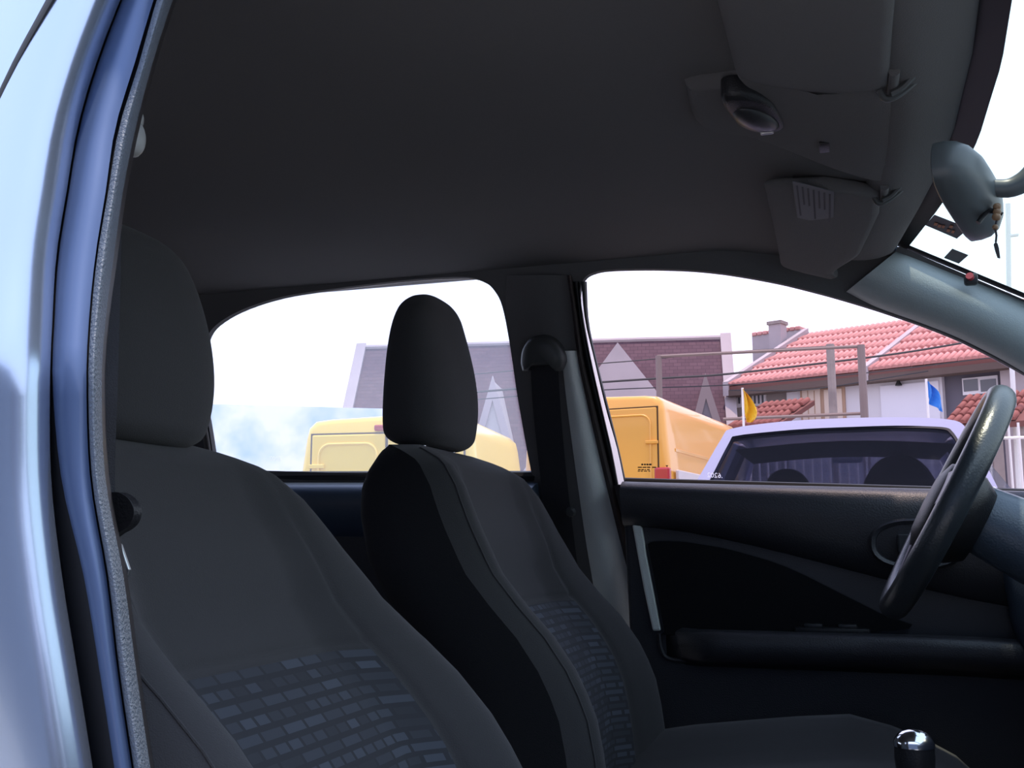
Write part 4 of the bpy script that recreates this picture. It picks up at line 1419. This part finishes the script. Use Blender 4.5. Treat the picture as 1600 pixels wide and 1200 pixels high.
tag(lowA, 'low red tiled porch roof behind the yellow flag', 'porch roof')
pa, pb = HP(1136, 672, -2.2), HP(1214, 656, -2.2)
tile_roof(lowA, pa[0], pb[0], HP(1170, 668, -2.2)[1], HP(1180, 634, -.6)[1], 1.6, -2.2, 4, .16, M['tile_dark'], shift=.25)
for s_ in (pa[0] + .1, pb[0] - .1):
    lbox('post', HF, (s_ - .06, -2.1, 0), (s_ + .06, -1.98, HP(1170, 668, -2.2)[1] - .1), M['concrete'], lowA)

hB = empty('tiled_house', HF(sM + 2.5, 2, 0))
tag(hB, 'white and dark grey house with red clay roof and bell lamp', 'house', 'row of houses with clay roofs')
tile_roof(hB, sM + .06, sR, ZE, zr + .12, RB, 0, 7, .155, M['tile'], shift=.45)
lbox('eave_board', HF, (sM, -.04, ZE - .26), (sR, .35, ZE - .10), M['fascia'], hB)
wallrect('wall', 1353, 1473, ZE, 0, .35, M['render_white'], hB)
wallrect('grey_wall', 1473, 1565, ZE, 0, .55, M['render_grey'], hB)
wallrect('end_wall', 1565, 1660, ZE, 0, .30, M['gable'], hB)
facerect('garage_panel', 1376, 604, 1471, 662, .35, mat('pale garage door', (.66, .64, .70), .6), hB, .05)
w3 = facerect('window', 1504, 592, 1561, 613, .55, M['frame_white'], hB, .06)
for a, b in ((1506.5, 1530), (1533, 1558.5)):
    facerect('pane', a, 594.5, b, 610.5, .55, M['pane'], w3, .08)
lp = HP(1406, 603, .30)
loft('bell_lamp', [[HF(lp[0] + r * math.cos(2 * math.pi * k / 12), .22 + r * math.sin(2 * math.pi * k / 12), lp[1] + h) for k in range(12)] for h, r in ((0, .085), (.02, .08), (.08, .05), (.13, .03), (.19, .012))], M['plastic'], hB, angle=50)
lowB = empty('porch_roof', HF(6, -2, 0))
tag(lowB, 'low red tiled porch roof below the small white window', 'porch roof')
pa, pb = HP(1474, 662, -2.2), HP(1600, 655, -2.2)
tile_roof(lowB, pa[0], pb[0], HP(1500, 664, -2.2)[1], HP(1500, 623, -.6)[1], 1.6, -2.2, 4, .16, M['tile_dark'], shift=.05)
for s_ in (pa[0] + .1, pb[0] - .1):
    lbox('post', HF, (s_ - .06, -2.1, 0), (s_ + .06, -1.98, HP(1500, 664, -2.2)[1] - .1), M['concrete'], lowB)

# ---- steep roofed house behind the vans
ra, rb_ = AT(563, 545, 31), AT(1132, 527, 29.5)
aux = Vector((rb_.x - ra.x, rb_.y - ra.y, 0))
LA = aux.length
aux.normalize()
AF = Fr((ra.x, ra.y, 0), aux, Vector((-aux.y, aux.x, 0)))
ZR = (ra.z + rb_.z) / 2
sh_h = empty('steep_house', AF(LA / 2, 0, 0))
tag(sh_h, 'house with steep purple brown roof and grey gables', 'house')
rfo = mesh('roof', [(0, 0, 0)], [], M['shingle'], sh_h)
bpy.data.objects.remove(rfo)
# roof solid built in a local frame so that the shingle courses follow it
prism = [(0, 0, ZR), (0, -3.4, .8), (0, 3.4, .8)]
V = [(x, y, z) for x in (0, LA) for _, y, z in prism]
rfo = mesh('roof', V, [(0, 1, 2), (3, 4, 5), (0, 1, 4, 3), (1, 2, 5, 4), (2, 0, 3, 5)], M['shingle'], None, smooth_=False)
ang = math.atan2(aux.y, aux.x)
rfo.location = (ra.x, ra.y, 0)
rfo.rotation_euler = (0, 0, ang)
rfo.parent = sh_h
rfo.matrix_parent_inverse = pinv(sh_h)
tube('ridge_cap', [AF(-.1, 0, ZR + .02), AF(LA + .1, 0, ZR + .02)], .07, M['gable'], sh_h, n=6)
for s_ in (-.12, LA - .12):
    slab('verge_wall', [[AF(s_, 0, ZR + .15), AF(s_, -3.6, .6), AF(s_, -3.1, .6), AF(s_, 0, ZR - .8)]], aux * .30, M['gable'], sh_h)


def AP(px, py, back):
    p = hit(px, py, AF.uy, AF.uy.dot(AF.o) + back)
    return (p - AF.o).dot(AF.ux), p.z


def gable(name, apex, hw_ratio, back, base_z, m, edge=None):
    s, z = AP(*apex, back)
    hw = (z - base_z) * hw_ratio
    gg = slab(name, [[AF(s, back, z), AF(s - hw, back, base_z), AF(s + hw, back, base_z)]], AF.uy * (-back + .5), m, sh_h)
    if edge:
        for q in (-1, 1):
            slab('barge_board', [[AF(s, back - .05, z + .12), AF(s + q * hw, back - .05, base_z), AF(s + q * (hw - .22), back - .05, base_z), AF(s, back - .05, z - .55)]], AF.uy * .12, edge, gg)
    return gg


gable('gable', (965, 535), .75, -2.6, .9, M['gable'])
gable('dormer', (1102, 590), .29, -2.5, .9, mat('dark dormer glass', (.12, .10, .12), .3), mat('grey brown barge board', (.22, .17, .17), .8))
gable('dormer', (770, 594), .29, -2.5, .9, mat('grey dormer front', (.42, .38, .38), .9), M['gable'])

# ---- old sign frame, poles, cables
D = 18.5
sf = empty('sign_frame', (AT(1180, 600, D).x, AT(1180, 600, D).y, 0))
tag(sf, 'rusty empty sign frame on posts in front of the houses', 'sign frame')


def drop(p): return Vector((p.x, p.y, 0))


def post(name, px, ptop, r, m, parent, zc=D):
    p = AT(px, ptop, zc)
    return tube(name, [drop(p), p], r, m, parent, n=8)


post('post', 1029, 556, .055, M['steel_old'], sf)
post('post', 1345, 539, .065, M['steel_old'], sf, 17.6)
tube('top_bar', [AT(1027, 557, D), AT(1347, 541, 17.6)], .030, M['steel_old'], sf, n=6)
tube('bottom_bar', [AT(1130, 655, 18.2), AT(1347, 646, 17.6)], .030, M['steel_old'], sf, n=6)
cp = post('concrete_pole', 1297, 538, .075, M['concrete'], None, 19.5)
tag(cp, 'grey concrete utility pole beside the rusty sign frame', 'pole')
lpo = empty('lamp_pole', drop(AT(1577, 600, 22)))
tag(lpo, 'tall pale lamp pole seen through the windscreen', 'lamp pole')
tube('pole', [drop(AT(1577, 600, 22)), AT(1577, 500, 22), AT(1575, 318, 22)], .05, mat('pale steel', (.75, .74, .72), .5), lpo, n=8)
tube('lamp_arm', [AT(1574, 368, 22), AT(1590, 366, 22)], .05, mat('pale lamp shell', (.8, .8, .8), .5), lpo, n=8)
for pts, lbl in (([(700, 616), (928, 598), (1050, 590), (1140, 584), (1345, 560), (1450, 545), (1560, 525), (1700, 495)], 'thick black cable crossing in front of the tiled roofs'),
                 ([(700, 628), (928, 610), (1150, 601), (1300, 588), (1420, 575), (1700, 540)], 'thin black cable just under the thick one'),
                 ([(700, 588), (925, 569), (1000, 563), (1100, 553), (1200, 546), (1297, 541)], 'upper thin cable crossing the grey gable'),
                 ([(1140, 610), (1240, 610), (1300, 604), (1400, 588), (1450, 580)], 'lowest sagging cable before the white walls')):
    th = .022 if 'thick' in lbl.split()[0] else .011
    c = tube('cable', [AT(a, b, 20) for a, b in cr(pts, 4)], th, M['wire'], None, n=6)
    tag(c, lbl, 'cable', 'overhead cables')


# ---- flags
def flag(name, pole_px, ptop, pbot, pts, m, zc, label, cat='flag'):
    p = AT(pole_px, ptop, zc)
    r = empty(name, drop(p))
    tag(r, label, cat, 'small flags behind the parked car')
    tube('pole', [drop(p), p], .012, M['bar'], r, n=6)
    # cloth: folded strips between two edges
    L, R_ = pts
    secs = []
    for k, (a, b) in enumerate(zip(cr(L, 4), cr(R_, 4))):
        row = []
        for q in range(9):
            t = q / 8
            w = AT(lerp(a[0], b[0], t), lerp(a[1], b[1], t), zc) + FW * (.035 * math.sin(t * 9 + k * .4))
            row.append(w)
        secs.append(row + [v + FW * .004 for v in reversed(row)])
    loft('cloth', secs, m, r, angle=70)
    return r


flag('flag', 1160, 606, 660, ([(1159.5, 607), (1161, 622), (1162, 638), (1163, 648), (1167, 660)], [(1161, 608), (1172, 622), (1182, 640), (1183, 652), (1176, 660)]), M['flag_y'], 9.5, 'yellow flag hanging beside the yellow van')
flag('flag', 1447, 592, 648, ([(1448, 595), (1448.5, 606), (1449, 616), (1449.5, 624), (1451, 630)], [(1450, 597), (1460, 607), (1468, 617), (1473, 630), (1474, 644)]), M['flag_b'], 9.5, 'blue flag on a thin pole above the parked car')

# ---- pale blue wall at the far left
bw0, bw1 = AT(200, 628, 12.5), AT(470, 640, 12.5)
bwu = Vector((bw1.x - bw0.x, bw1.y - bw0.y, 0)).normalized()
bw = slab('wall_far', [[Vector((bw0.x, bw0.y, 0)), Vector((bw1.x, bw1.y, 0)) + bwu * 1.5, Vector((bw1.x, bw1.y, bw1.z)) + bwu * 1.5, bw0]], Vector((-bwu.y, bwu.x, 0)) * .2, M['blue_wall'])
tag(bw, 'pale blue weathered yard wall beside the lower yellow van', 'wall', kind='structure')
